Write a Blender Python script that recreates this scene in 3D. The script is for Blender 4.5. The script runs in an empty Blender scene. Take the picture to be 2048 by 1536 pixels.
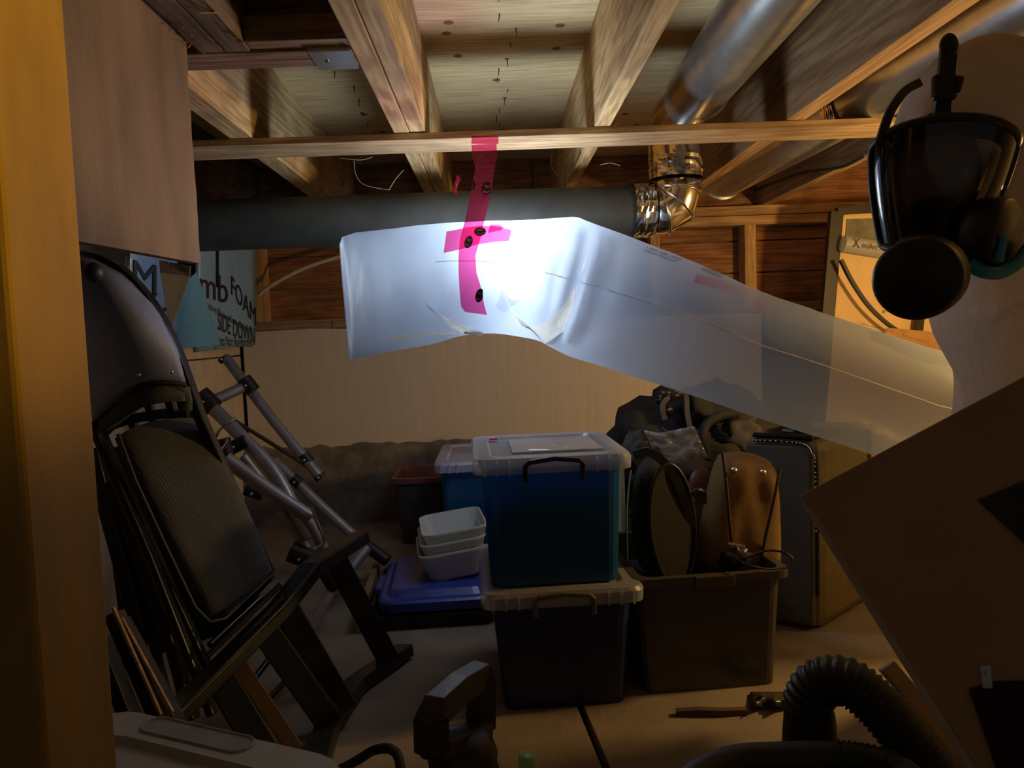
import bpy, math, random
from mathutils import Vector, Matrix, noise
random.seed(7)
SC = bpy.context.scene
COL = SC.collection
V = Vector
# ------------------------------------------------------------------ camera
F = 1485.0
YAW, PITCH, ROLL = math.radians(1.235), math.radians(-4.068), math.radians(-2.2315)
CAM = V((0, 0, .82))
_f = V((math.sin(YAW)*math.cos(PITCH), math.cos(YAW)*math.cos(PITCH), math.sin(PITCH)))
_r0 = V((math.cos(YAW), -math.sin(YAW), 0)); _u0 = _r0.cross(_f)
_r = _r0*math.cos(ROLL) + _u0*math.sin(ROLL); _u = _u0*math.cos(ROLL) - _r0*math.sin(ROLL)
cd = bpy.data.cameras.new('camera'); cam = bpy.data.objects.new('camera', cd); COL.objects.link(cam)
cd.sensor_width = 36; cd.lens = F/2048*36; cd.clip_start = .02
cam.matrix_world = Matrix(((_r.x, _u.x, -_f.x, 0), (_r.y, _u.y, -_f.y, 0), (_r.z, _u.z, -_f.z, CAM.z), (0, 0, 0, 1)))
SC.camera = cam
# ------------------------------------------------------------------ world, lamps, exposure
w = bpy.data.worlds.new('world'); SC.world = w; w.use_nodes = True
w.node_tree.nodes['Background'].inputs[0].default_value = (.9, .82, .68, 1)
w.node_tree.nodes['Background'].inputs[1].default_value = .06
SC.view_settings.view_transform = 'Standard'; SC.view_settings.look = 'None'
SC.view_settings.gamma = 1; SC.view_settings.use_curve_mapping = False
SC.view_settings.exposure = 0.0
cy = SC.cycles
cy.max_bounces = 10; cy.transparent_max_bounces = 24; cy.sample_clamp_indirect = 3
cy.caustics_reflective = False; cy.caustics_refractive = False


def lamp(name, loc, power, col, radius, spot=None, aim=None):
    d = bpy.data.lights.new(name, 'SPOT' if spot else 'POINT'); d.energy = power; d.color = col; d.shadow_soft_size = radius
    if spot:
        d.spot_size = math.radians(spot); d.spot_blend = .5
    o = bpy.data.objects.new(name, d); o.location = loc; COL.objects.link(o)
    if aim: o.rotation_euler = (V(aim)-V(loc)).to_track_quat('-Z', 'Y').to_euler()
    return o


WARM = (1, .60, .20)
lamp('work_lamp', (1.62, 1.66, .95), 46, WARM, .05)
lamp('post_fill_light', (.15, .40, 1.28), 10, (1, .60, .08), .04, 44, (-.36, .55, 1.02))  # added unseen warm spot, only there to light the left post orange


# ------------------------------------------------------------------ pixel rays to real places
def ray(u, v): return _f + _r*((u-1024)/F) - _u*((v-768)/F)
def at(u, v, Y): d = ray(u, v); return CAM + d*(Y/d.y)
def atx(u, v, X): d = ray(u, v); return CAM + d*(X/d.x)
def gr(u, v, z=0.): d = ray(u, v); return CAM + d*((z-CAM.z)/d.z)


# ------------------------------------------------------------------ mesh builder
def basis(d, up=(0, 0, 1)):
    d = V(d).normalized(); up = V(up)
    if abs(d.dot(up.normalized())) > .98: up = V((0, 1, 0)) if abs(d.y) < .9 else V((1, 0, 0))
    s = d.cross(up).normalized(); return s, s.cross(d).normalized()


def smooth_path(P, n=6):
    P = [V(p) for p in P]; out = []
    for i in range(len(P)-1):
        p0 = P[max(i-1, 0)]; p1 = P[i]; p2 = P[i+1]; p3 = P[min(i+2, len(P)-1)]
        for k in range(n):
            t = k/n
            out.append(.5*((2*p1)+(p2-p0)*t+(2*p0-5*p1+4*p2-p3)*t*t+(3*p1-p0-3*p2+p3)*t**3))
    return out+[P[-1]]


class MB:
    def __init__(s): s.v, s.f, s.sm = [], [], []

    def add(s, vs, fs, smooth=False):
        o = len(s.v); s.v += [V(x) for x in vs]; s.f += [[i+o for i in f] for f in fs]; s.sm += [smooth]*len(fs); return s

    def hexa(s, b, t):
        return s.add(list(b)+list(t), [[3, 2, 1, 0], [4, 5, 6, 7]]+[[i, (i+1) % 4, (i+1) % 4+4, i+4] for i in range(4)])

    def box(s, x0, x1, y0, y1, z0, z1):
        return s.hexa([(x0, y0, z0), (x1, y0, z0), (x1, y1, z0), (x0, y1, z0)], [(x0, y0, z1), (x1, y0, z1), (x1, y1, z1), (x0, y1, z1)])

    def obox(s, c, ex, ey, ez):
        c, ex, ey, ez = V(c), V(ex)/2, V(ey)/2, V(ez)/2
        q = [(-1, -1), (1, -1), (1, 1), (-1, 1)]
        return s.hexa([c+ex*a+ey*b-ez for a, b in q], [c+ex*a+ey*b+ez for a, b in q])

    def bar(s, p, q, w, h, up=(0, 0, 1)):
        p, q = V(p), V(q); a, b = basis(q-p, up); a *= w/2; b *= h/2
        return s.hexa([p-a-b, p+a-b, p+a+b, p-a+b], [q-a-b, q+a-b, q+a+b, q-a+b])

    def sweep(s, P, w, h, up=(0, 0, 1)):
        P = [V(p) for p in P]; vs = []; n = len(P)
        for i, p in enumerate(P):
            a, b = basis(P[min(i+1, n-1)]-P[max(i-1, 0)], up); a *= w/2; b *= h/2
            vs += [p-a-b, p+a-b, p+a+b, p-a+b]
        fs = [[i*4+k, i*4+(k+1) % 4, i*4+4+(k+1) % 4, i*4+4+k] for i in range(n-1) for k in range(4)]
        return s.add(vs, fs+[[3, 2, 1, 0], [n*4-4, n*4-3, n*4-2, n*4-1]])

    def tube(s, P, r, n=12, caps=True):
        P = [V(p) for p in P]; m = len(P); R = r if isinstance(r, (list, tuple)) else [r]*m
        vs = []; a = None
        for i, p in enumerate(P):
            d = (P[min(i+1, m-1)]-P[max(i-1, 0)]).normalized()
            if a is None: a, _ = basis(d)
            a = (a-d*a.dot(d)).normalized(); b = d.cross(a)
            vs += [p+(a*math.cos(t)+b*math.sin(t))*R[i] for t in (2*math.pi*k/n for k in range(n))]
        fs = [[i*n+k, i*n+(k+1) % n, i*n+n+(k+1) % n, i*n+n+k] for i in range(m-1) for k in range(n)]
        s.add(vs, fs, True)
        if caps: s.add(vs[:n], [list(range(n))[::-1]]); s.add(vs[-n:], [list(range(n))])
        return s

    def lathe(s, prof, o, axis, n=20):
        o, axis = V(o), V(axis).normalized(); a, b = basis(axis); vs = []
        for (r, h) in prof:
            vs += [o+axis*h+(a*math.cos(t)+b*math.sin(t))*max(r, 1e-5) for t in (2*math.pi*k/n for k in range(n))]
        m = len(prof)
        return s.add(vs, [[i*n+k, i*n+(k+1) % n, i*n+n+(k+1) % n, i*n+n+k] for i in range(m-1) for k in range(n)], True)

    def prism(s, pts, ext):
        pts = [V(p) for p in pts]; ext = V(ext); n = len(pts)
        return s.add(pts+[p+ext for p in pts], [list(range(n))[::-1], list(range(n, 2*n))]+[[i, (i+1) % n, (i+1) % n+n, i+n] for i in range(n)])

    def loft(s, loops, cap0=True, cap1=True, smooth=False):
        n = len(loops[0]); o = len(s.v)
        s.v += [V(p) for L in loops for p in L]
        for i in range(len(loops)-1):
            for k in range(n):
                s.f.append([o+i*n+k, o+i*n+(k+1) % n, o+(i+1)*n+(k+1) % n, o+(i+1)*n+k]); s.sm.append(smooth)
        if cap0: s.f.append([o+k for k in range(n)][::-1]); s.sm.append(False)
        if cap1: s.f.append([o+(len(loops)-1)*n+k for k in range(n)]); s.sm.append(False)
        return s

    def grid(s, rows, smooth=True):
        n = len(rows[0]); m = len(rows)
        return s.add([p for r in rows for p in r], [[i*n+k, i*n+k+1, i*n+n+k+1, i*n+n+k] for i in range(m-1) for k in range(n-1)], smooth)

    def ball(s, c, R, nu=18, nv=12, ax=None, amp=0, freq=6, power=1., seed=0):
        c = V(c); rows = []
        ex, ey, ez = ax or (V((1, 0, 0)), V((0, 1, 0)), V((0, 0, 1)))
        sp = lambda x: math.copysign(abs(x)**power, x)
        for j in range(nv+1):
            th = math.pi*j/nv; row = []
            for i in range(nu):
                ph = 2*math.pi*i/nu
                d = V((sp(math.sin(th))*sp(math.cos(ph)), sp(math.sin(th))*sp(math.sin(ph)), sp(math.cos(th))))
                k = 1+amp*noise.noise(d*freq*.35+V((seed*7.3, seed, 0)))+.45*amp*noise.noise(d*freq+V((seed, 3, seed)))
                row.append(c+ex*(d.x*R[0]*k)+ey*(d.y*R[1]*k)+ez*(d.z*R[2]*k))
            rows.append(row)
        return s.loft(rows, False, False, True)


ORG = {}


def mesh(name, mb, m, o=V((0, 0, 0))):
    me = bpy.data.meshes.new(name); me.from_pydata([tuple(p-o) for p in mb.v], [], mb.f); me.update()
    me.polygons.foreach_set('use_smooth', mb.sm); me.materials.append(m); return me


def part(name, mb, m, parent=None, bev=0, subd=0, solid=0, label=None, kind=None, org=None):
    o0 = ORG[parent.name] if parent else V(org) if org is not None else V((0, 0, 0))
    o = bpy.data.objects.new(name, mesh(name, mb, m, o0)); COL.objects.link(o)
    if parent: o.parent = parent
    else: o.location = o0
    ORG[o.name] = o0
    if solid: q = o.modifiers.new('s', 'SOLIDIFY'); q.thickness = solid; q.offset = 0
    if subd: q = o.modifiers.new('d', 'SUBSURF'); q.levels = subd; q.render_levels = subd
    if bev: q = o.modifiers.new('b', 'BEVEL'); q.width = bev; q.segments = 2; q.limit_method = 'ANGLE'
    if label: o['label'] = label
    if kind: o['kind'] = kind
    return o


def tag(o, label, cat, group=None):
    o['label'] = label; o['category'] = cat
    if group: o['group'] = group
    return o


def thing(name, label, cat, loc, group=None):
    o = bpy.data.objects.new(name, None); o.location = loc; o.empty_display_size = .05; COL.objects.link(o)
    ORG[o.name] = V(loc); return tag(o, label, cat, group)


def single(name, mb, m, label, cat, group=None, org=None, **k):
    if org is None:
        n = len(mb.v); c = sum(mb.v, V((0, 0, 0)))/n; org = V((c.x, c.y, min(p.z for p in mb.v)))
    return tag(part(name, mb, m, None, org=org, **k), label, cat, group)


# ------------------------------------------------------------------ materials
def new_mat(name):
    m = bpy.data.materials.new(name); m.use_nodes = True; nt = m.node_tree
    return m, nt, nt.nodes['Principled BSDF']


def N(nt, t, **k):
    n = nt.nodes.new(t)
    for a, b in k.items():
        if a.startswith('i_'): n.inputs[int(a[2:]) if a[2:].isdigit() else a[2:].replace('_', ' ')].default_value = b
        else: setattr(n, a, b)
    return n


def c4(c): return (c[0], c[1], c[2], 1)


def plain(name, col, rough=.5, metal=0, var=.15, scale=20, bump=.1, bscale=120, coat=0, spec=.5, stretch=(1, 1, 1), alpha=1):
    m, nt, b = new_mat(name); L = nt.links.new
    tc = N(nt, 'ShaderNodeTexCoord'); mp = N(nt, 'ShaderNodeMapping', i_Scale=stretch); L(tc.outputs['Object'], mp.inputs[0])
    n1 = N(nt, 'ShaderNodeTexNoise', i_Scale=scale, i_Detail=5.); L(mp.outputs[0], n1.inputs[0])
    cr = N(nt, 'ShaderNodeValToRGB'); e = cr.color_ramp.elements
    e[0].position = .3; e[1].position = .7
    e[0].color = c4([x*(1-var) for x in col]); e[1].color = c4([min(1, x*(1+var)) for x in col])
    L(n1.outputs[0], cr.inputs[0]); L(cr.outputs[0], b.inputs['Base Color'])
    b.inputs['Roughness'].default_value = rough; b.inputs['Metallic'].default_value = metal
    b.inputs['Coat Weight'].default_value = coat; b.inputs['Specular IOR Level'].default_value = spec; b.inputs['Alpha'].default_value = alpha
    if bump:
        n2 = N(nt, 'ShaderNodeTexNoise', i_Scale=bscale, i_Detail=3.); L(mp.outputs[0], n2.inputs[0])
        bp = N(nt, 'ShaderNodeBump', i_Strength=bump, i_Distance=.002); L(n2.outputs[0], bp.inputs['Height']); L(bp.outputs[0], b.inputs['Normal'])
    return m


def wood(name, c1, c2, axis=1, rough=.75, scale=9., rings=True, stain=.0, bump=.25):
    """planed lumber: grain stretched along axis (0 x, 1 y, 2 z)"""
    m, nt, b = new_mat(name); L = nt.links.new
    sc = [14, 14, 14]; sc[axis] = .9
    tc = N(nt, 'ShaderNodeTexCoord'); mp = N(nt, 'ShaderNodeMapping', i_Scale=sc); L(tc.outputs['Object'], mp.inputs[0])
    n0 = N(nt, 'ShaderNodeTexNoise', i_Scale=scale/9, i_Detail=3., i_Distortion=.6); L(mp.outputs[0], n0.inputs[0])
    mu = N(nt, 'ShaderNodeMath', operation='MULTIPLY', i_1=9.); L(n0.outputs[0], mu.inputs[0])
    si = N(nt, 'ShaderNodeMath', operation='SINE'); mu2 = N(nt, 'ShaderNodeMath', operation='MULTIPLY', i_1=6.28); L(mu.outputs[0], mu2.inputs[0]); L(mu2.outputs[0], si.inputs[0])
    fine = N(nt, 'ShaderNodeTexNoise', i_Scale=7., i_Detail=6.); L(mp.outputs[0], fine.inputs[0])
    mx = N(nt, 'ShaderNodeMath', operation='MULTIPLY_ADD', i_1=.13 if rings else .02); L(si.outputs[0], mx.inputs[0]); L(fine.outputs[0], mx.inputs[2])
    cr = N(nt, 'ShaderNodeValToRGB'); e = cr.color_ramp.elements; e[0].position = .3; e[1].position = .68; e[0].color = c4(c1); e[1].color = c4(c2)
    L(mx.outputs[0], cr.inputs[0]); out = cr.outputs[0]
    if stain:
        ns = N(nt, 'ShaderNodeTexNoise', i_Scale=5., i_Detail=4.); L(tc.outputs['Object'], ns.inputs[0])
        r2 = N(nt, 'ShaderNodeValToRGB'); e = r2.color_ramp.elements; e[0].position = .45; e[1].position = .62
        e[0].color = (1, 1, 1, 1); e[1].color = (1-stain, 1-stain*1.05, 1-stain*1.1, 1); L(ns.outputs[0], r2.inputs[0])
        mm = N(nt, 'ShaderNodeMixRGB', blend_type='MULTIPLY', i_0=1.); L(out, mm.inputs[1]); L(r2.outputs[0], mm.inputs[2]); out = mm.outputs[0]
    L(out, b.inputs['Base Color']); b.inputs['Roughness'].default_value = rough; b.inputs['Specular IOR Level'].default_value = .3
    bp = N(nt, 'ShaderNodeBump', i_Strength=bump, i_Distance=.002); L(mx.outputs[0], bp.inputs['Height']); L(bp.outputs[0], b.inputs['Normal'])
    return m


def film(name, col, transp=.25, transl=.5, gloss=.12, rough=.25, bump=0., bscale=8., tcol=None):
    """thin plastic film: part clear, part milky (light passes through it), a little shine"""
    m, nt, b = new_mat(name); L = nt.links.new; nt.nodes.remove(b)
    out = nt.nodes['Material Output']
    tr = N(nt, 'ShaderNodeBsdfTransparent', i_0=c4(tcol or col)); tl = N(nt, 'ShaderNodeBsdfTranslucent', i_0=c4(col)); df = N(nt, 'ShaderNodeBsdfDiffuse', i_0=c4(col))
    gl = N(nt, 'ShaderNodeBsdfGlossy', i_Roughness=rough)
    if bump:
        tc = N(nt, 'ShaderNodeTexCoord'); n2 = N(nt, 'ShaderNodeTexNoise', i_Scale=bscale, i_Detail=3., i_Distortion=1.); L(tc.outputs['Object'], n2.inputs[0])
        bp = N(nt, 'ShaderNodeBump', i_Strength=bump, i_Distance=.01); L(n2.outputs[0], bp.inputs['Height'])
        for q in (tl, df, gl): L(bp.outputs[0], q.inputs['Normal'])
    m1 = N(nt, 'ShaderNodeMixShader', i_0=transl/(1-transp) if transp < 1 else 0); L(df.outputs[0], m1.inputs[1]); L(tl.outputs[0], m1.inputs[2])
    m2 = N(nt, 'ShaderNodeMixShader', i_0=transp); L(m1.outputs[0], m2.inputs[1]); L(tr.outputs[0], m2.inputs[2])
    m3 = N(nt, 'ShaderNodeMixShader', i_0=gloss); L(m2.outputs[0], m3.inputs[1]); L(gl.outputs[0], m3.inputs[2]); L(m3.outputs[0], out.inputs[0])
    return m


def weave(name, col, scale, rough=.9, bump=.6, rot=0.):
    m, nt, b = new_mat(name); L = nt.links.new
    tc = N(nt, 'ShaderNodeTexCoord'); mp = N(nt, 'ShaderNodeMapping', i_Scale=(scale,)*3, i_Rotation=(0, rot, 0)); L(tc.outputs['Object'], mp.inputs[0])
    vo = N(nt, 'ShaderNodeTexVoronoi', i_Scale=1., i_Randomness=.15); L(mp.outputs[0], vo.inputs[0])
    cr = N(nt, 'ShaderNodeValToRGB'); e = cr.color_ramp.elements; e[0].position = .1; e[1].position = .6
    e[0].color = c4([x*1.2 for x in col]); e[1].color = c4([x*.6 for x in col]); L(vo.outputs['Distance'], cr.inputs[0])
    n1 = N(nt, 'ShaderNodeTexNoise', i_Scale=9., i_Detail=4.); L(tc.outputs['Object'], n1.inputs[0])
    mm = N(nt, 'ShaderNodeMixRGB', blend_type='MULTIPLY', i_0=.35); L(cr.outputs[0], mm.inputs[1]); L(n1.outputs[0], mm.inputs[2])
    L(mm.outputs[0], b.inputs['Base Color']); b.inputs['Roughness'].default_value = rough; b.inputs['Specular IOR Level'].default_value = .2
    iv = N(nt, 'ShaderNodeMath', operation='SUBTRACT', i_0=1.); L(vo.outputs['Distance'], iv.inputs[1])
    bp = N(nt, 'ShaderNodeBump', i_Strength=bump, i_Distance=.003); L(iv.outputs[0], bp.inputs['Height']); L(bp.outputs[0], b.inputs['Normal'])
    return m


M = {}
M['joist'] = wood('joist wood', (.42, .28, .13), (.70, .52, .28), 1, stain=.3)
M['joist_red'] = wood('fir joist', (.34, .20, .10), (.55, .37, .21), 1, scale=6)
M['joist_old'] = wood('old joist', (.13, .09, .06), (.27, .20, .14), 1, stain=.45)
M['strap'] = wood('strapping', (.33, .21, .11), (.56, .40, .24), 0, stain=.25)
M['header'] = wood('header', (.22, .14, .08), (.38, .26, .16), 0, stain=.3)
M['plate'] = wood('plate', (.36, .21, .09), (.58, .37, .18), 0, stain=.25)
M['sill'] = wood('sill', (.24, .16, .09), (.38, .27, .17), 0, stain=.3)
M['stud'] = wood('stud', (.42, .25, .10), (.62, .40, .19), 2, stain=.2)
M['plank'] = wood('sheathing', (.20, .085, .035), (.36, .17, .075), 0, stain=.4)
M['ply_ceil'] = wood('ceiling plywood', (.52, .41, .22), (.80, .66, .39), 0, scale=4, stain=.12, rings=False)
M['ply_panel'] = plain('panel plywood', (.25, .175, .105), .8, var=.3, scale=4, bump=.4, bscale=40, stretch=(3, 3, 1))
M['post'] = plain('post', (.36, .215, .03), .75, var=.3, scale=5, bump=.3, bscale=40, stretch=(2, 2, .7))
M['nail'] = plain('nail steel', (.05, .03, .02), .6, .3)
M['knot'] = plain('knot', (.22, .12, .06), .8, bump=.3)
M['foam'] = plain('tan foam board', (.62, .56, .48), .85, var=.05, scale=60, bump=.12, bscale=90, stretch=(1, 1, .05))
M['foam_old'] = plain('stained foam board', (.58, .50, .40), .85, var=.18, scale=9, bump=.15, bscale=60)
M['concrete'] = plain('concrete footing', (.16, .14, .12), .95, var=.35, scale=14, bump=1., bscale=45)
M['slab'] = plain('floor slab', (.24, .195, .15), .9, var=.22, scale=7, bump=.7, bscale=110)
M['earth'] = plain('dirt', (.05, .035, .025), 1., bump=1.)
M['blue_foam'] = plain('blue foam film', (.24, .42, .70), .35, var=.12, scale=30, bump=.35, bscale=60, stretch=(1, 1, .12))
M['blue_edge'] = plain('blue foam', (.14, .40, .72), .7, var=.04, bump=.05)
M['ink'] = plain('ink', (.015, .016, .03), .6, bump=0)
M['ink2'] = plain('purple ink', (.07, .006, .04), .5, bump=0)
M['whiteink'] = plain('pale ink', (.95, .75, .85), .6, bump=0)
M['galv'] = plain('galvanised steel', (.47, .52, .55), .27, .86, var=.12, scale=24, bump=.12, bscale=30, spec=.5)
M['foil'] = plain('foil tape', (.8, .76, .7), .16, 1., var=.08, scale=10, bump=1., bscale=34)
M['bright'] = plain('bright steel', (.85, .78, .68), .16, 1., var=.05, bump=.06, bscale=14)
M['duct_gray'] = plain('dusty duct', (.07, .078, .076), .62, .2, var=.2, scale=12, bump=.15)
M['tubefilm'] = film('milky poly film', (.30, .36, .47), transp=.36, transl=.29, gloss=.03, rough=.3, bump=.25, bscale=7, tcol=(.95, .97, 1))
M['foldfilm'] = film('doubled poly film', (.80, .78, .70), transp=.05, transl=.45, gloss=.06, rough=.3)
M['tape'] = film('pink tape', (.50, .012, .07), transp=.76, transl=.08, gloss=.05, rough=.12, bump=.35, bscale=70, tcol=(.95, .14, .42))
M['tapefaint'] = film('faint pink tape', (.6, .1, .2), transp=.85, transl=.08, gloss=.02, tcol=(.97, .55, .70))
M['clearfilm'] = film('clear film', (.85, .87, .9), transp=.5, transl=.2, gloss=.22, rough=.12, bump=.8, bscale=22)
M['clearlid'] = film('clear plastic lid', (.82, .86, .92), transp=.5, transl=.22, gloss=.12, rough=.22)
M['whitelid'] = film('frosted lid', (.74, .76, .95), transp=.25, transl=.3, gloss=.1, rough=.25)
M['bluebin'] = film('blue plastic', (.012, .22, .52), transp=.25, transl=.45, gloss=.05, rough=.25, tcol=(.02, .30, .62))
M['graybin'] = film('grey clear plastic', (.13, .115, .095), transp=.28, transl=.25, gloss=.06, rough=.3)
M['navy'] = plain('navy plastic', (.012, .022, .09), .35, bump=.03)
M['bluelid'] = plain('blue lid plastic', (.03, .055, .34), .32, bump=.03)
M['maroon'] = plain('maroon plastic', (.22, .07, .06), .45, bump=.05)
M['darkbin'] = plain('dark plastic', (.055, .05, .05), .5)
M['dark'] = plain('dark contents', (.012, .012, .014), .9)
M['black'] = plain('black plastic', (.012, .012, .013), .4, bump=.05)
M['blackwood'] = plain('black painted wood', (.016, .015, .014), .32, bump=.15, bscale=60, var=.3)
M['browncut'] = plain('bare brown edge', (.09, .045, .018), .7)
M['rubber'] = plain('black rubber', (.015, .015, .016), .5)
M['blackmetal'] = plain('black enamel', (.02, .024, .03), .22, .4, bump=.02)
M['shell'] = plain('charcoal shell', (.20, .25, .46), .5, var=.1, bump=.15, bscale=180)
M['tubegray'] = plain('grey enamel tube', (.36, .355, .40), .4, .45, var=.08, bump=.04)
M['chrome'] = plain('chrome', (.8, .82, .85), .15, 1., bump=0)
M['mesh'] = weave('mesh fabric', (.135, .142, .15), 230, rot=.45, bump=.35)
M['tub'] = film('white tub plastic', (.84, .87, .86), transp=.08, transl=.3, gloss=.05)
M['lidwhite'] = plain('milky lid', (.50, .49, .43), .35, var=.05, bump=.05)
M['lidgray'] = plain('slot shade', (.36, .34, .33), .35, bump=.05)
M['cloth'] = plain('black cloth', (.014, .0135, .014), .85, var=.3, bump=.5, bscale=200)
M['graycloth'] = plain('grey cloth', (.05, .05, .055), .85, var=.2, bump=.4)
M['olive'] = plain('olive panel', (.017, .016, .012), .8, bump=.3)
M['tancloth'] = plain('tan nylon', (.22, .125, .04), .8, var=.12, bump=.25, bscale=80)
M['leather'] = plain('brown leather', (.12, .045, .02), .45, bump=.4)
M['seam'] = plain('brown piping', (.045, .02, .012), .6)
M['suit'] = plain('olive suitcase', (.20, .15, .06), .6, var=.12, bump=.3)
M['suitend'] = plain('grey suitcase end', (.10, .105, .10), .65, var=.15, bump=.35)
M['carton'] = plain('cardboard', (.40, .255, .145), .9, var=.05, scale=8, bump=.06, bscale=40)
M['cartonedge'] = plain('cardboard edge', (.46, .38, .30), .9, var=.15, bump=.3)
M['sticker'] = plain('dark label', (.018, .02, .022), .6)
M['boardtan'] = plain('tan board', (.72, .50, .24), .6, var=.08, scale=9, bump=.06)
M['frame'] = plain('dark frame', (.013, .010, .007), .5)
M['picture'] = plain('dark picture', (.13, .12, .09), .4, var=.6, scale=14)
M['brownboard'] = plain('brown board', (.40, .21, .07), .75, var=.15)
M['chip'] = plain('green chips', (.36, .40, .16), .5)
M['green'] = film('green cap plastic', (.55, .75, .35), transp=.15, transl=.4, gloss=.1)
M['coverall'] = film('white coverall', (.64, .59, .55), transp=.06, transl=.16, gloss=.05, rough=.35, bump=.5, bscale=16)
M['skin'] = plain('skin', (.45, .27, .19), .5)
M['teal'] = plain('teal rubber', (.01, .25, .40), .5)
M['cable'] = plain('pale cable', (.55, .5, .42), .5)
M['web'] = plain('cobweb', (.6, .52, .4), .9, bump=0)
M['eye'] = plain('eye', (.6, .58, .55), .2, bump=0)
m, nt, b = new_mat('visor'); nt.nodes.remove(b)
_t = N(nt, 'ShaderNodeBsdfTransparent', i_0=(.62, .62, .64, 1)); _g = N(nt, 'ShaderNodeBsdfGlossy', i_Roughness=.07); _fr = N(nt, 'ShaderNodeFresnel', i_0=1.75)
_mx = N(nt, 'ShaderNodeMixShader'); nt.links.new(_fr.outputs[0], _mx.inputs[0]); nt.links.new(_t.outputs[0], _mx.inputs[1]); nt.links.new(_g.outputs[0], _mx.inputs[2])
nt.links.new(_mx.outputs[0], nt.nodes['Material Output'].inputs[0]); M['visor'] = m


def lettering(txt, fn, m, parent, size=1., name='lettering', sub=0):
    """flat print: glyph outlines laid on a surface by fn(x, y) -> world point"""
    cu = bpy.data.curves.new('glyphs', 'FONT'); cu.body = txt; cu.size = size; cu.resolution_u = 3
    ob = bpy.data.objects.new('glyphs', cu); me = bpy.data.meshes.new_from_object(ob)
    mb = MB(); mb.add([fn(p.co.x, p.co.y) for p in me.vertices], [list(p.vertices) for p in me.polygons])
    bpy.data.objects.remove(ob); bpy.data.curves.remove(cu); bpy.data.meshes.remove(me)
    return part(name, mb, m, parent)


# ================================================================== SETTING
HB, HC = .519+.82, .7713+.82          # joist bottoms, underside of the subfloor
BW = 3.36                              # face of the back wall framing
fl = part('floor', MB().box(-1.6, 2.5, -1.2, 3.6, -.12, -.03), M['earth']); fl['kind'] = 'structure'
c0, c1 = gr(1173, 1443), gr(1212, 1536); dcr = (c1-c0)/(c1.y-c0.y)
edge = []
for i in range(26):
    y = -1.2+i*(4.7/25); x = c0.x+dcr.x*(y-c0.y)+.006*noise.noise(V((y*9, 1, 0))); edge.append((x, y))
for sgn, lim in ((-1, -1.55), (1, 2.45)):
    top = [V((x+sgn*.008, y, 0)) for x, y in edge]
    pts = top+[V((lim, 3.5, 0)), V((lim, -1.2, 0))]
    if sgn > 0: pts = pts[::-1]
    part('slab', MB().prism([p-V((0, 0, .035)) for p in pts], (0, 0, .035)), M['slab'], fl)
ce = part('ceiling', MB().box(-1.5, 2.5, -1.2, 3.5, HC+.02, HC+.04), M['earth']); ce['kind'] = 'structure'
ys = gr(1000, 143, HC).y
for (x0, x1, y0, y1) in ((-1.5, .86, -1.2, ys-.0015), (.862, 2.5, -1.2, ys-.0015), (-1.5, 1.3, ys+.0015, 3.5), (1.302, 2.5, ys+.0015, 3.5)):
    part('plywood_sheet', MB().box(x0, x1, y0, y1, HC, HC+.018), M['ply_ceil'], ce)
mb, kb = MB(), MB()
for x0, n in ((-.42, 17), (.06, 24), (.44, 30), (1.0, 14)):
    for i in range(n):
        y = 1.0+i*(2.3/n)+random.uniform(-.02, .02); x = x0+.012*math.sin(i*1.3)+random.uniform(-.012, .012)+(.02 if i % 5 == 0 else 0)
        mb.tube([V((x, y, HC+.004)), V((x+random.uniform(-.003, .003), y, HC-random.uniform(.012, .028)))], [.0022, .0008], 5)
        if i % 4 == 0: mb.box(x-.006, x+.006, y-.002, y+.002, HC-.002, HC)
for (u, v) in ((897, 45), (893, 67), (916, 112), (1120, 51), (1113, 97), (993, 160), (729, 229), (765, 264), (1005, 259), (1250, 228), (1272, 250), (1230, 30)):
    p = gr(u, v, HC); kb.lathe([(.0001, -.0015), (.011, -.001), (.013, 0)], p, (0, 0, 1), 12)
part('nail_points', mb, M['nail'], ce, kind='stuff'); part('knots', kb, M['knot'], ce, kind='stuff')

# back wall: footing, foam board, framed pony wall
wb = MB(); rows = []
for j in range(14):
    z = -.03+.47*j/13
    rows.append([V((-1.4+3.9*i/90, 3.345-(.10 if z < .28 else .10*max(0, (.40-z)/.12))-.02*noise.noise(V((i*.35, j*.6, 2)))-.012*noise.noise(V((i*.9, j*1.3, 5)))-.05*max(0, .1-z), z)) for i in range(91)])
wb.grid(rows); wb.box(-1.5, 2.5, 3.46, 3.52, -.05, HC)
wall = part('wall_back', wb, M['concrete']); wall['kind'] = 'structure'
zf1 = at(600, 660, 3.31).z; zf0 = at(620, 957, 3.31).z
XL = at(502, 800, 3.31).x-.016
fo = MB(); top = [(XL+.0, zf1-.012), (XL+.02, zf1)]+[(XL+.1+i*.2, zf1+.004*math.sin(i*2.1)) for i in range(12)]
bot = [(x, zf0+.006*math.sin(x*17)) for x, z in top][::-1]
fo.prism([V((x, 3.33, z)) for x, z in top+bot], (0, -.03, 0)); part('foam_panel', fo, M['foam'], wall)
part('sill_plate', MB().box(-1.45, -.72, 3.33, 3.46, zf1+.003, zf1+.042), M['sill'], wall)
part('sill_plate', MB().box(-.716, 2.4, 3.33, 3.46, zf1+.003, zf1+.042), M['sill'], wall)
zp = HB-.002
part('top_plate', MB().box(-1.45, 2.4, 3.33, 3.46, zp-.04, zp), M['plate'], wall)
part('top_plate', MB().box(-1.45, 2.4, 3.34, 3.46, zp-.083, zp-.043), M['plate'], wall)
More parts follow.
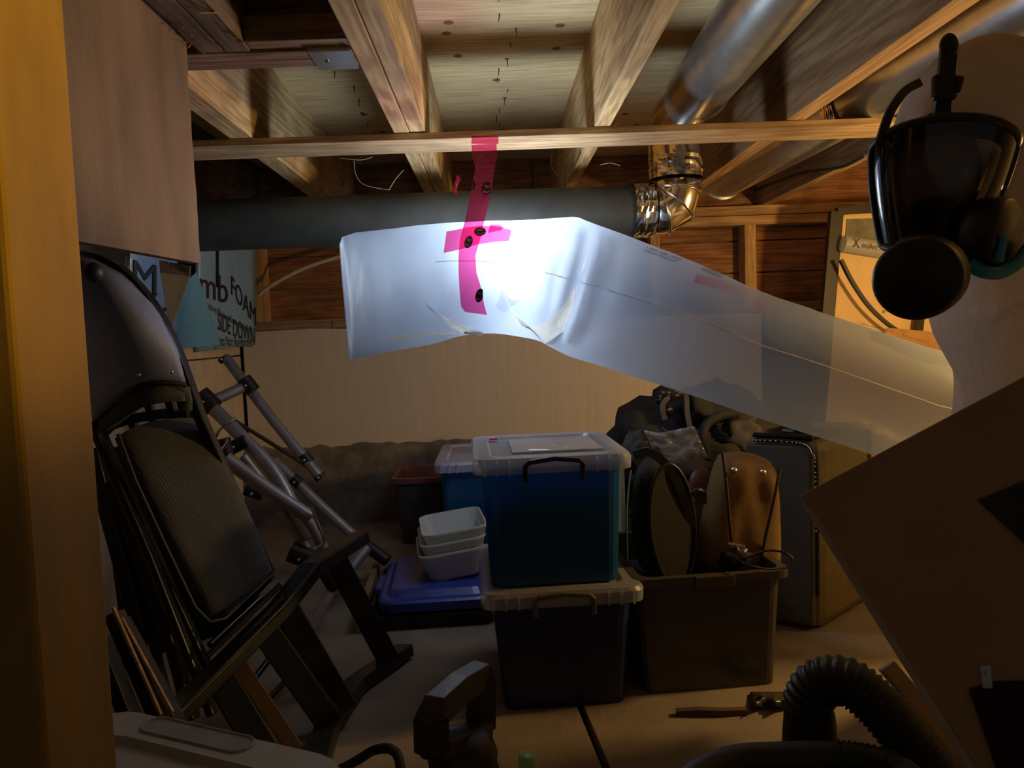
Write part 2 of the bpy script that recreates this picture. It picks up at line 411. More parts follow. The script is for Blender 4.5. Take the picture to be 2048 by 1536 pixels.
for u, w_ in ((515, .045), (900, .04), (1312, .04), (1502, .05), (1720, .04), (1900, .04)):
    x = at(u, 550, 3.34).x
    part('stud', MB().box(x-w_/2, x+w_/2, 3.34, 3.43, zf1+.043, zp-.084), M['stud'], wall)
zz = zf1+.043; k = 0
while zz < zp-.1:
    h = min(.142, zp-.083-zz)
    part('sheathing_plank', MB().box(-1.45, 2.4, 3.432, 3.455, zz+.001, zz+h-.003), M['plank'], wall); zz += .145; k += 1
part('rim_board', MB().box(-1.45, .20, 3.40, 3.44, HB, HC-.002), M['plank'], wall)
part('rim_board', MB().box(.204, 2.4, 3.40, 3.44, HB, HC-.002), M['plank'], wall)

# left wall: old foam boards with a framed wall above
wl = part('wall_left', MB().box(-1.45, -1.19, -.9, 3.46, -.03, HC), M['concrete']); wl['kind'] = 'structure'
zl = at(430, 690, 3.0).z
part('foam_panel', MB().box(-1.188, -1.125, 2.35, 3.322, .0, zl-.055), M['foam_old'], wl, bev=.004)
part('foam_panel', MB().box(-1.188, -1.125, 2.35, 3.322, zl-.05, zl), M['foam_old'], wl, bev=.004)
part('foam_panel', MB().box(-1.188, -1.125, 1.2, 2.345, .0, zl), M['foam_old'], wl, bev=.004)
wr = part('wall_right', MB().box(2.4, 2.5, -.9, 3.5, -.03, HC), M['concrete']); wr['kind'] = 'structure'


# ================================================================== CEILING FRAMING
def joist(x0, x1, y0, y1, m, label, split=False, z0=HB):
    if split:
        t = thing('floor_joist', label, 'joist', (x0, y0, z0), 'floor joists'); xm = (x0+x1)/2
        for a, b_ in ((x0, xm-.001), (xm+.001, x1)): part('joist_board', MB().box(a, b_, y0, y1, z0+random.uniform(0, .002), HC), m, t, bev=.002)
        return t
    return single('floor_joist', MB().box(x0, x1, y0, y1, z0, HC), m, label, 'joist', 'floor joists', bev=.002)


joist(-.236, -.156, -1., 3.395, M['joist'], 'doubled floor joist with a line down its underside, left of the pink tape', True)
joist(.281, .322, -1., 3.395, M['joist'], 'pale single floor joist between the pink tape and the shiny duct pipe')
joist(.782, .832, -1., 3.395, M['joist_red'], 'floor joist with ringed grain between the two galvanised pipes')
joist(1.215, 1.26, -1., 3.395, M['joist_red'], 'floor joist with a thin cable stapled along it, right of the second pipe')
joist(-.655, -.598, 1.475, 3.395, M['joist'], 'pale floor joist behind the cross header, left of the doubled joist')
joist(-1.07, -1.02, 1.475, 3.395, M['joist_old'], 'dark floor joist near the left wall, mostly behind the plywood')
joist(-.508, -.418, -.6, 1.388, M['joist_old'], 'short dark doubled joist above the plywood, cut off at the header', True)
hd = thing('header_beam', 'doubled cross header at top left with a metal hanger plate', 'beam', (-.7, 1.39, HB))
part('header_board', MB().box(-1.1, -.238, 1.390, 1.430, HB, HC), M['header'], hd, bev=.002)
part('header_board', MB().box(-1.1, -.238, 1.433, 1.473, HB+.001, HC), M['header'], hd, bev=.002)
part('ledger_strip', MB().box(-.417, -.238, 1.35, 1.389, HB+.005, HB+.05), M['header'], hd, bev=.002)
hp = MB().box(-.315, -.239, 1.385, 1.476, HB-.004, HB-.001); hp.box(-.315, -.239, 1.383, 1.386, HB-.004, HB+.03)
hp.lathe([(.004, -.006), (.004, -.003)], (-.29, 1.43, HB), (0, 0, 1), 10)
part('hanger_plate', hp, M['galv'], hd, label='bent galvanised hanger plate')
sp = MB()
for k in range(12):
    y = 1.37-.03*k*random.random(); x = random.choice((-.508, -.42, -.46)); sp.bar((x, y, HB+.003), (x+random.uniform(-.02, .03), y-random.uniform(.01, .04), HB-.012), .003, .0015)
single('wood_splinters', sp, M['stud'], 'pale splinters hanging at the sawn end of the short dark joist', 'splinters')['kind'] = 'stuff'
zs = .5+.82
xs0, xs1 = gr(392, 318, zs).x, gr(1762, 270, zs).x
single('furring_strip', MB().box(xs0-.1, xs1, 1.955, 2.095, zs, HB-.001), M['strap'], 'long flat wood strip nailed across under the joists', 'strip', bev=.0015)

# post and plywood panel at the left
pa, pb = at(237, 1536, .62), at(128, 0, .62)
dv = (pb-pa)/(pb.z-pa.z); p0 = pa-dv*pa.z; p1 = pa+dv*(HB-pa.z)
single('wood_post', MB().hexa([p0+V(q) for q in ((-.14, -.095, 0), (0, -.095, 0), (0, 0, 0), (-.14, 0, 0))], [p1+V(q) for q in ((-.14, -.095, 0), (0, -.095, 0), (0, 0, 0), (-.14, 0, 0))]),
       M['post'], 'rough wooden post at the left edge of the picture', 'post', bev=.004)
XP = -.512
yf = atx(402, 300, XP).y
pt = [atx(401, 92, XP), atx(404, 527, XP)]; nb = atx(165, 483, XP)
sl = (pt[1].z-nb.z)/(pt[1].y-nb.y); yn = .45
pan = [V((XP, pt[0].y, HC-.05)), V((XP, pt[1].y, pt[1].z)), V((XP, nb.y, nb.z)), V((XP, yn, pt[1].z+sl*(yn-pt[1].y))), V((XP, yn, HC-.05))]
# rough saw-cut far edge
rough = [V((XP, pt[1].y+random.uniform(-.002, .002), HC-.05+(pt[1].z-HC+.05)*i/24)) for i in range(25)]
single('plywood_panel', MB().prism([V((p.x-.02, p.y, p.z)) for p in rough+pan[2:4]+[pan[4]]], (.018, 0, 0)), M['ply_panel'], 'stained plywood panel hanging under the short joist beside the left post', 'plywood')

# ================================================================== DUCTS
du = thing('air_duct', 'dusty grey duct pipe with foil joints and shiny elbow rising to a galvanised pipe', 'duct', at(830, 440, 2.33))
g0, g1 = at(408, 452, 2.36), at(1283, 421, 2.36); rg = .078
dd = (g1-g0).normalized()
part('gray_pipe', MB().tube([g0-dd*.03, g0+(g1-g0)*.5, g1], rg, 28), M['duct_gray'], du, label='dusty grey pipe')
fb = MB()
def foilband(mb, p, q, r, n=30, m=9, amp=.004, seed=0):
    d = q-p; a, b_ = basis(d); rows = []
    for i in range(m+1):
        c = p+d*(i/m); rows.append([c+(a*math.cos(t)+b_*math.sin(t))*(r+amp*(1+noise.noise(V((math.cos(t)*4, math.sin(t)*4, i*.9+seed))))) for t in (2*math.pi*k/n for k in range(n))])
    mb.loft(rows, False, False, False)
foilband(fb, g1-dd*.03, g1+dd*.035, rg+.0015)
part('foil_tape', fb, M['foil'], du)
colx = at(1350, 300, 2.36).x
P1 = g1+dd*.03; top_el = V((colx, 2.36, at(1350, 352, 2.36).z))
path = [P1, g1+dd*.06, at(1350, 412, 2.36), V((colx, 2.36, at(1350, 366, 2.36).z)), top_el]
el = [P1]; A, B_, C_ = P1, V((colx, 2.36, P1.z)), top_el
el = [A, A+(B_-A)*.42, A+(B_-A)*.84+(C_-B_)*.18, B_+(C_-B_)*.56, C_]
def mitred(P, r, n=26):
    mb = MB(); P = [V(p) for p in P]; ref = V((0, 1, 0)); loops = []
    for i, p in enumerate(P):
        di = (P[i]-P[i-1]).normalized() if i else (P[1]-P[0]).normalized(); do = (P[i+1]-P[i]).normalized() if i < len(P)-1 else di
        nrm = (di+do).normalized(); side = nrm.cross(ref).normalized(); k = 1/max(.6, nrm.dot(di))
        loops.append([p+(side*(math.cos(t)*k)+ref*math.sin(t))*r for t in (2*math.pi*j/n for j in range(n))])
    mb.loft(loops, True, True, True); return mb, loops
mbe, lps = mitred(el, rg*.98)
elb = part('elbow', mbe, M['bright'], du, label='shiny steel elbow')
for L in lps[1:4]:
    c = sum(L, V((0, 0, 0)))/len(L)
    part('seam_ring', MB().tube([c+(p-c)*1.03 for p in L]+[c+(L[0]-c)*1.03], .0035, 6, False), M['bright'], elb)
fb = MB(); foilband(fb, C_-V((0, 0, .01)), C_+V((0, 0, .085)), rg+.001, seed=4); part('foil_collar', fb, M['foil'], du)
zc = HB+.13; rp = .081
bx0 = colx; bpath = smooth_path([C_+V((0, 0, .06)), V((bx0, 2.35, zc-.06)), V((bx0+.003, 2.31, zc-.015)), V((bx0+.008, 2.22, zc)), V((bx0+.012, 2.1, zc))], 4)
part('boot_elbow', MB().tube(bpath, rp+.002, 26), M['bright'], du)
bp0 = V((bx0+.008, 2.2, zc)); bp1 = V((bx0-.045, .2, zc+.0))
part('branch_pipe', MB().tube([bp0, bp0+(bp1-bp0)*.3, bp0+(bp1-bp0)*.6, bp1], rp, 32), M['galv'], du, label='galvanised pipe running towards the viewer')
dp = thing('duct_pipe', 'second galvanised pipe running back between the right-hand joists', 'duct', (1., 1.6, HB+.1))
q0 = at(1446, 358, 3.12); q1 = gr(1988, 40, q0.z); q1 = q0+(q1-q0)*(3.1/(q0.y-q1.y)); rq = .083
part('pipe_section', MB().tube([q0, q0+(q1-q0)*.14, q0+(q1-q0)*.36], rq-.002, 30), M['galv'], dp)
part('pipe_section', MB().tube([q0+(q1-q0)*.34, q0+(q1-q0)*.6, q1], rq, 30), M['galv'], dp)
fb = MB(); foilband(fb, q0+(q1-q0)*.325, q0+(q1-q0)*.345, rq+.0005, amp=.005, seed=9); part('foil_tape', fb, M['foil'], dp)
part('end_cap', MB().tube([q0+V((0, .012, 0)), q0-V((0, .006, 0))], rq+.003, 30), M['galv'], dp)
# foil boot of the grey duct going down behind the plywood
t0 = [at(318, 520, 1.98), at(380, 532, 1.98), at(382, 532, 2.12), at(330, 522, 2.12)]
t1 = [at(320, 545, 1.97), at(379, 553, 1.97), at(381, 553, 2.12), at(330, 545, 2.12)]
t2 = [at(338, 652, 2.03), at(344, 652, 2.03), at(346, 650, 2.1), at(340, 650, 2.1)]
part('foil_boot', MB().loft([t0, t1], True, False), M['foil'], du); part('taper', MB().loft([t1, t2]), M['galv'], du)
part('foil_wrap', MB().grid([[at(150+14*i, 440+14*j, 1.75+.012*noise.noise(V((i*.8, j*.9, 0)))) for i in range(9)] for j in range(9)]), M['galv'], du, solid=.004)

# ================================================================== BLUE FOAM BOARDS (left wall, behind the pipe)
def bluefn(u0, u1, v0, v1, Y0, Y1, bow):
    def f(s, t):   # s across, t down
        u = u0+(u1-u0)*s; v = v0[0]+(v0[1]-v0[0])*s+((v1[0]+(v1[1]-v1[0])*s)-(v0[0]+(v0[1]-v0[0])*s))*t
        return at(u, v, Y0+(Y1-Y0)*s-bow*math.sin(math.pi*s))
    return f
fR = bluefn(392, 508, (470, 480), (704, 690), 2.80, 3.18, .05)
fLb = bluefn(226, 352, (450, 470), (640, 700), 2.165, 2.36, .02)
fM = bluefn(338, 438, (520, 500), (698, 690), 2.38, 2.60, .0)
def board(name, f, label, m=M['blue_foam'], n=14):
    mb = MB(); fr = [[f(i/n, j/n) for i in range(n+1)] for j in range(n+1)]
    mb.grid(fr)
    return single(name, mb, m, label, 'foam board', 'blue foam boards', solid=.012)
b1 = board('blue_foam_board', fR, 'blue foam board printed FOAM and SIDE DOWN, nearest the stud wall')
b2 = board('blue_foam_board', fLb, 'blue-grey foam board with a large letter M beside the foil boot')
mb = MB(); mb.prism([at(344, 588, 2.58), at(392, 545, 2.62), at(438, 690, 2.80), at(352, 698, 2.62)], (0, .012, 0))
single('blue_foam_board', mb, M['blue_edge'], 'plain bright blue foam offcut between the two printed boards', 'foam board', 'blue foam boards')
def onb(f, s0, t0, ks, kt, sl=0., eps=.01):
    def g(x, y):
        a, b_ = s0+x*ks, t0-y*kt+x*sl; p = f(a, b_); n_ = (f(a+.01, b_)-p).cross(f(a, b_+.01)-p).normalized()
        if n_.dot(CAM-p) < 0: n_ = -n_
        return p+n_*eps
    return g
lettering('mb', onb(fR, .02, .52, .40, .34, .06), M['ink'], b1, 1)
part('lettering', MB().sweep([fR(.335, tt)+V((.011, -.008, 0)) for tt in (.02, .15, .3, .45)], .002, .010, (1, 0, 0)), M['ink'], b1)
lettering('FOAM', onb(fR, .56, .50, .165, .25, .12), M['ink'], b1, 1)
lettering('Moisture Barrier Underlayment', onb(fR, .10, .60, .062, .085, .022), M['ink'], b1, 1)
lettering('SIDE DOWN', onb(fR, .34, .82, .115, .22, .03), M['ink'], b1, 1)
lettering('Joints Not Reinforced', onb(fR, .30, .96, .072, .13, .006), M['ink'], b1, 1)
lettering('M', onb(fLb, .26, .60, .55, .42, -.0), M['ink'], b2, 1)
lettering('ent', onb(fLb, .36, .72, .24, .20, -.05), M['ink'], b2, 1)
lettering('L Z', onb(fLb, .50, .92, .34, .34, -.02), M['ink'], b2, 1)

# cables and wires
single('wall_cable', MB().tube(smooth_path([at(518, 590, 3.28), at(540, 572, 3.27), at(600, 540, 3.26), at(650, 522, 3.25), at(760, 490, 3.25)]), .009, 8), M['cable'], 'pale flat cable sagging across the dark planks behind the clear tube', 'cable')
single('stapled_cable', MB().tube(smooth_path([atx(1730, 312, 1.212), atx(1680, 335, 1.212), atx(1610, 345, 1.212), atx(1560, 362, 1.212), atx(1500, 385, 1.212)]), .005, 6), M['duct_gray'], 'thin grey cable stapled along the right-hand joist', 'cable')
single('hanging_wire', MB().tube(smooth_path([at(1104, 300, 2.3), at(1103, 330, 2.3), at(1118, 355, 2.3), at(1122, 372, 2.3)]), .002, 5).tube(smooth_path([at(1163, 300, 2.25), at(1150, 330, 2.25), at(1135, 350, 2.25), at(1132, 372, 2.25)]), .002, 5), M['black'], 'two thin dark wires dangling by the pale joist behind the strip', 'wire')
wb_ = MB()
for P_ in (((708, 322), (712, 350), (730, 370), (778, 380)), ((778, 380), (790, 360), (807, 340)), ((680, 316), (720, 320), (745, 314)), ((1200, 330), (1220, 326), (1240, 331)), ((1190, 258), (1205, 266), (1240, 245))):
    wb_.tube(smooth_path([at(u, v, 2.12) for u, v in P_]), .0006, 4)
single('cobweb', wb_, M['web'], 'dusty cobweb strands hanging from the long wood strip', 'cobweb')['kind'] = 'stuff'

# ================================================================== POLY TUBE WITH LAMP
tb = thing('poly_tube', 'big milky plastic film tube with a lamp glowing inside', 'duct', at(1050, 690, 1.9))
ST = [  # top pixel, bottom pixel, plane, half depth
    ((679, 489), (699, 717), 2.01, .008), ((684, 474), (706, 719), 2.01, .022), ((712, 465), (735, 712), 2.01, .055), ((770, 459), (790, 701), 2.01, .10), ((850, 452), (860, 688), 2.01, .13), ((930, 447), (928, 671), 2.01, .14),
    ((1000, 444), (990, 667), 2.01, .145), ((1075, 440), (1050, 676), 2.01, .145), ((1120, 438), (1078, 683), 2.00, .15), ((1150, 435), (1092, 690), 2.0, .15), ((1172, 441), (1112, 700), 1.99, .15), ((1200, 452), (1140, 712), 1.99, .15),
    ((1290, 488), (1225, 740), 1.965, .15), ((1400, 530), (1335, 775), 1.935, .15), ((1520, 583), (1445, 812), 1.905, .15), ((1640, 625), (1560, 850), 1.88, .15), ((1770, 668), (1690, 892), 1.86, .15), ((1900, 710), (1820, 935), 1.845, .15), ((2010, 742), (1940, 975), 1.82, .15), ((2120, 775), (2060, 1010), 1.81, .15), ((2260, 815), (2210, 1050), 1.8, .15)]
loops = []; NR = 44
def ring(i, n=NR):
    (tu, tv), (bu, bv), Y, hd_ = ST[i]; T = at(tu, tv, Y); B = at(bu, bv, Y); c = (T+B)/2; h = (T-B)/2
    return [c+h*math.cos(t)+V((0, 1, 0))*(hd_*math.sin(t)) for t in (2*math.pi*k/n for k in range(n))], c
raw = [ring(i)[0] for i in range(len(ST))]
for i in range(len(ST)-1):
    for k_ in range(4):
        t = k_/4; p0_ = raw[max(i-1, 0)]; p3_ = raw[min(i+2, len(ST)-1)]; L = []
        for j in range(NR):
            a, b_, c, d = p0_[j], raw[i][j], raw[i+1][j], p3_[j]
            p = .5*((2*b_)+(c-a)*t+(2*a-5*b_+4*c-d)*t*t+(3*b_-a-3*c+d)*t**3) if i > 2 else b_.lerp(c, t)
            q = V((p.x*6, p.y*6, p.z*13)); am = .010 if p.x < .3 else .005
            am *= min(1, .15+abs(p.x+.39)*3)
            p = p+V((0, -1, .35))*(am*noise.noise(q)+am*.6*noise.noise(q*2.3))
            # creases where the film buckles at the bend
            e = abs(p.x-(.20+.35*(p.z-.83)))
            p = p+V((0, .022*math.exp(-(e/.012)**2)-.012*math.exp(-((e-.035)/.02)**2), 0))*(1 if p.y < 1.9 else 0)
            L.append(p)
        loops.append(L)
part('film', MB().loft(loops, False, False, True), M['tubefilm'], tb)
def ontube(u, v, eps=.003):
    """front of the film under a pixel"""
    best = None
    for i in range(len(ST)-1):
        pass
    d = ray(u, v); bt = 9
    for i in range(0, len(loops)-1):
        L0, L1 = loops[i], loops[i+1]
        for j in range(NR):
            for tri in ((L0[j], L0[(j+1) % NR], L1[(j+1) % NR]), (L0[j], L1[(j+1) % NR], L1[j])):
                n_ = (tri[1]-tri[0]).cross(tri[2]-tri[0]); dn = n_.dot(d)
                if abs(dn) < 1e-12: continue
                t = n_.dot(tri[0]-CAM)/dn
                if t <= 0 or t >= bt: continue
                p = CAM+d*t
                if all((tri[(k+1) % 3]-tri[k]).cross(p-tri[k]).dot(n_) >= -1e-12 for k in range(3)): bt = t
    return CAM+d*(bt-eps) if bt < 9 else None
def drape(pix, m, parent, name, nu=2, eps=.003, Y=1.86, label=None):
    """strip over the film: rows of pixel pairs, resampled"""
    rows = []
    for (a, b_) in pix:
        r = []
        for k in range(nu+1):
            u, v = a[0]+(b_[0]-a[0])*k/nu, a[1]+(b_[1]-a[1])*k/nu
            p = ontube(u, v, eps); r.append(p if p is not None else at(u, v, Y))
        rows.append(r)
    return part(name, MB().grid(rows), m, parent, label=label)
for fpts in ([((844, 596), (845, 598)), ((870, 624), (878, 632)), ((905, 642), (900, 655)), ((935, 654), (925, 667)), ((968, 664), (960, 672))],
             [((1005, 583), (1006, 585)), ((1022, 620), (1027, 625)), ((1040, 652), (1060, 655)), ((1068, 655), (1090, 688)), ((1100, 640), (1128, 662)), ((1132, 605), (1146, 612)), ((1146, 575), (1149, 580))],
             [((742, 683), (742, 686)), ((790, 672), (800, 681)), ((850, 664), (860, 672)), ((905, 662), (930, 668))]):
    drape(fpts, M['foldfilm'], tb, 'film_fold', 3)
part('film_crease', MB().tube([q for q in (ontube(u, v, .002) for u, v in ((1090, 545), (1130, 556), (1180, 570), (1280, 600), (1400, 640), (1520, 690), (1640, 728), (1760, 770), (1880, 812), (1925, 822))) if q], .0011, 5), M['foldfilm'], tb)
part('film_crease', MB().tube([q for q in (ontube(u, v, .002) for u, v in ((870, 524), (900, 522), (950, 522), (1000, 526), (1030, 530))) if q], .001, 5), M['foldfilm'], tb)
# lamp inside
lc = at(1040, 562, 2.0)
lp_ = thing('inspection_lamp', 'round white lamp shining inside the plastic tube behind the pink tape', 'lamp', lc)
me_, nt_, bb_ = new_mat('lamp glow'); bb_.inputs['Emission Color'].default_value = (.93, .97, 1, 1); bb_.inputs['Emission Strength'].default_value = 14
M['glow'] = me_
lax = V((-.45, .65, -.6)).normalized(); lo_ = lc+lax*.05
part('lens', MB().lathe([(.0001, -.012), (.018, -.010), (.026, 0)], lo_, lax, 24), M['glow'], lp_)
part('housing', MB().lathe([(.027, -.004), (.028, 0), (.028, .02), (.018, .035), (.018, .06), (.0001, .061)], lo_, lax, 24), M['black'], lp_)
lamp('inspection_lamp_light', lc+V((.01, -.02, .0)), 7.5, (.9, .96, 1), .10)
lamp('inspection_lamp_beam', lc+V((.0, -.02, .02)), 21.0, (.9, .97, 1), .10, 168, lc+V((-.34, -.28, .9)))

# printing on the film
def tubeprint(txt, u0, v0, u1, v1, hpx, skew=0):
    d0 = V((u1-u0, v1-v0)); ln = d0.length; d0 /= ln; nrm = V((d0.y, -d0.x))
    W = max(.55*len(txt), 1)
    def g(x, y):
        u = u0+d0.x*x/W*ln+nrm.x*y*hpx; v = v0+d0.y*x/W*ln+nrm.y*y*hpx
        p = ontube(u, v, .004); return p if p is not None else at(u, v, 1.9)
    lettering(txt, g, M['ink'], tb)
tubeprint('1-800-ABC-1829', 1291, 496, 1370, 525, 7)
tubeprint('safetyproducts.com', 1288, 502, 1369, 531, 8)
tubeprint('1-800-ABC-1829', 1712, 646, 1795, 668, 5)
tubeprint('safetyproducts.com', 1805, 672, 1868, 691, 7)
part('logo_oval', MB().prism([at(1424+22*math.cos(t), 545+6*math.sin(t)+.36*22*math.cos(t), 1.90) for t in (2*math.pi*k/18 for k in range(18))], (0, .001, 0)), M['ink'], tb)

# pink tape
tp = thing('pink_tape', 'long strip of translucent pink tape hanging the plastic tube from the wood strip', 'tape', at(960, 330, 1.94))
def strip(pix, Y): return MB().grid([[at(a[0]+(b_[0]-a[0])*k/3, a[1]+(b_[1]-a[1])*k/3, y_+.004*math.sin(k*2+i)) for k in range(4)] for i, ((a, b_), y_) in enumerate(zip(pix, Y))])
part('tape_strip', strip([((943, 290), (993, 287)), ((945, 316), (994, 313)), ((951, 335), (990, 334)), ((944, 372), (984, 374)), ((938, 402), (978, 404)), ((930, 440), (969, 442)), ((926, 456), (965, 456))], [1.953, 1.95, 1.945, 1.93, 1.92, 1.90, 1.89]), M['tape'], tp)
part('tape_strip', MB().grid([[at(u, v, 1.953) for u in (943, 960, 978, 997)] for v in (272, 288)]), M['tape'], tp)
drape([((926, 455), (966, 455)), ((920, 478), (960, 480)), ((917, 510), (951, 512)), ((917, 545), (953, 545)), ((919, 580), (963, 578)), ((922, 613), (968, 608)), ((930, 624), (974, 630))], M['tape'], tp, 'tape_strip', 4, .007)
st2 = thing('pink_tape', 'short piece of pink tape stuck crosswise on top of the plastic tube', 'tape', at(955, 480, 1.77))
drape([((893, 463), (887, 506)), ((925, 457), (920, 499)), ((960, 451), (955, 489)), ((990, 452), (988, 484)), ((1023, 460), (1018, 482))], M['tape'], st2, 'tape_strip', 4, .005)
drape([((980, 449), (976, 466)), ((1000, 449), (994, 462)), ((1008, 455), (1001, 461))], M['tape'], st2, 'torn_fold', 2, .009)
t = thing('pink_tape', 'faint pink tape strip showing through the top of the tube right of the bend', 'tape', at(1480, 585, 1.86))
part('tape_strip', MB().grid([[at(u, v, 1.84+.01*k), at(u-8, v+16, 1.815+.01*k)] for k, (u, v) in enumerate(((1395, 548), (1440, 562), (1485, 582), (1530, 604), (1572, 622)))]), M['tapefaint'], t)
single('pink_tape', MB().tube(smooth_path([at(910, 388, 2.2), at(911, 372, 2.2), at(917, 358, 2.2), at(913, 354, 2.2)]), .006, 8), M['tape'], 'twisted scrap of pink tape beside the doubled joist', 'tape')
def oval(cu_, cv_, ru, rv, ang, parent, onfilm, txt=True, Y=1.9, clip=None):
    def pos(x, y, e):
        u = cu_+x*math.cos(ang)-y*math.sin(ang); v = cv_+x*math.sin(ang)+y*math.cos(ang)
        if clip: u = min(max(u, clip[0]), clip[1])
        p = ontube(u, v, e) if onfilm else None
        return p if p is not None else at(u, v, Y-e)
    part('print_mark', MB().prism([pos(ru*math.cos(t), rv*math.sin(t), .010) for t in (2*math.pi*k/20 for k in range(20))], (0, -.0004, 0)), M['ink2'], parent)
    if txt:
        for row, s_ in ((-1, 'Tuck'), (1, 'Tape')):
            lettering(s_, lambda x, y: pos((1.05-x)*ru*.62, -(row*rv*.42-rv*.25*(1 if row > 0 else 1)+y*rv*.62)*1., .012), M['whiteink'], parent)
oval(960, 463, 12, 9, -.1, st2, True)
oval(937, 484, 8, 13, .35, tp, True)
oval(959, 591, 8, 14, .25, tp, True, clip=(900, 966))
oval(974, 377, 11, 14, .2, tp, False, clip=(900, 982), Y=1.92)
oval(942, 372, 8, 13, .3, tp, False, False, clip=(945, 990), Y=1.92)

# ================================================================== BINS
def rr(w_, d, r, z, n=4):
    pts = []
    for cx, cy_, a0 in ((w_/2-r, d/2-r, 0), (-w_/2+r, d/2-r, 90), (-w_/2+r, -d/2+r, 180), (w_/2-r, -d/2+r, 270)):
        for k in range(n+1):
            a = math.radians(a0+90*k/n); pts.append(V((cx+r*math.cos(a), cy_+r*math.sin(a), z)))
    return pts


def put(loops, o, rz, tilt=0):
    R = Matrix.Rotation(rz, 3, 'Z') @ Matrix.Rotation(tilt, 3, 'Y'); return [[o+R @ p for p in L] for L in loops]


def binbox(t, o, rz, w_, d, h, m, taper=.88, rim=.012, wall=.003, r=.03, name='tub', tilt=0):
    b_ = taper; lo = [rr(w_*b_, d*b_, r*.8, 0), rr(w_, d, r, h*.93), rr(w_+rim, d+rim, r, h*.935), rr(w_+rim, d+rim, r, h), rr(w_-wall*2, d-wall*2, r, h), rr((w_-wall*2)*b_, (d-wall*2)*b_, r*.8, wall*1.5)]
    return part(name, MB().loft(put(lo, o, rz, tilt), True, True, False), m, t)


def local(o, rz):
    R = Matrix.Rotation(rz, 3, 'Z'); return lambda x, y, z: o+R @ V((x, y, z))


def lid(t, o, rz, w_, d, m, z, hm=None, ribs=True):
    L = [rr(w_+.024, d+.024, .03, z-.024), rr(w_+.026, d+.026, .03, z), rr(w_+.016, d+.016, .03, z+.008), rr(w_-.05, d-.05, .025, z+.009), rr(w_-.062, d-.062, .025, z+.002), rr(w_-.09, d-.09, .02, z+.003)]
    q = part('lid', MB().loft(put(L, o, rz), False, True, False), m, t)
    lo = local(o, rz)
    if ribs:
        mb = MB()
        for k in range(12):
            x = (-.46+.92*k/11)*w_
            if abs(x) < w_*.24: continue
            mb.obox(lo(x, -d/2-.014, z-.01), lo(.004, 0, 0)-o, lo(0, .004, 0)-o, V((0, 0, .032)))
        part('rib', mb, m, q)
    if hm:
        mb = MB(); hw = w_*.19
        mb.sweep([lo(-hw, -d/2-.018, z-.040), lo(-hw, -d/2-.022, z-.006), lo(-hw*.85, -d/2-.024, z+.002), lo(0, -d/2-.026, z+.008), lo(hw*.85, -d/2-.024, z+.002), lo(hw, -d/2-.022, z-.006), lo(hw, -d/2-.018, z-.040)], .010, .012, lo(0, 1, 0)-o)
        part('handle', mb, hm, q, bev=.002)
    return q


M['smokehandle'] = plain('smoky handle', (.14, .12, .10), .35, bump=.03)
rzb = math.radians(2.0)
wA, dA = .325, .36
fA = gr(1128, 1424); oA = V((fA.x, fA.y+dA/2, 0))
hA = .262
t = thing('storage_bin', 'lower dark blue bin with clear lid, under the stacked blue bin', 'storage bin', oA, 'blue lidded bins')
binbox(t, oA, rzb, wA*.93, dA, hA, M['navy']); lid(t, oA, rzb, wA, dA+.01, M['clearlid'], hA, M['smokehandle'])
oB = oA+V((.0, -.0, hA+.012)); xB = at(1103, 1000, fA.y).x; oB.x = xB; hB_ = .272
t = thing('storage_bin', 'upper blue bin with clear lid and dark handle, on top of the stack', 'storage bin', oB, 'blue lidded bins')
binbox(t, oB, rzb, wA*.92, dA*.93, hB_, M['bluebin'], .93); lid(t, oB, rzb, wA*.97, dA*.96, M['clearlid'], hB_, M['black'])
lo = local(oB, rzb)
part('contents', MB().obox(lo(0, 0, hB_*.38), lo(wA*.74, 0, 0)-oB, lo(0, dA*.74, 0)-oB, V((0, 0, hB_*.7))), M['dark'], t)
lt_ = part('lid_label', MB().obox(lo(.02, .0, hB_+.008), lo(.2, 0, 0)-oB, lo(0, .2, 0)-oB, V((0, 0, .001))), M['clearfilm'], t)
part('tape_scrap', MB().obox(lo(-.115, .11, hB_+.009), lo(.02, 0, 0)-oB, lo(0, .03, 0)-oB, V((0, 0, .001))), M['tape'], t, label='pink tape scrap')
# black tray, blue lid, nested tubs
oT = gr(850, 1262); oT.y += .24; oT.x = at(860, 1200, 2.1).x
t = thing('boot_tray', 'flat black tray on the floor under the blue lid and white tubs', 'tray', oT)
rzt = math.radians(3)
L = [rr(.34, .44, .03, 0), rr(.35, .45, .03, .04), rr(.36, .46, .03, .041), rr(.342, .442, .03, .041), rr(.335, .435, .03, .008)]
part('tray_shell', MB().loft(put(L, oT, rzt)), M['black'], t)
lo = local(oT, rzt)
single('floor_plank', MB().obox(lo(-.20, .02, .03), lo(.02, 0, 0)-oT, lo(0, .5, 0)-oT, V((0, 0, .06))), M['sill'], 'short brown plank standing on edge left of the black tray', 'plank', bev=.002)
oL = oT+V((.02, -.015, .045))
t = thing('bin_lid', 'blue plastic lid lying loose on the black tray', 'lid', oL)
L = [rr(.335, .40, .06, 0), rr(.345, .41, .06, .004), rr(.345, .41, .06, .028), rr(.33, .395, .06, .034), rr(.30, .365, .05, .036), rr(.27, .33, .04, .052), rr(.25, .31, .04, .054)]
part('lid_plate', MB().loft(put(L, oL, rzt), True, True), M['bluelid'], t)
lo = local(oL, rzt)
for sx in (-1, 1): part('tab', MB().obox(lo(sx*.178, 0, .016), lo(.03, 0, 0)-oL, lo(0, .13, 0)-oL, V((0, 0, .026))), M['bluelid'], t, bev=.006)
tb0 = lo(.04, .0, .058)
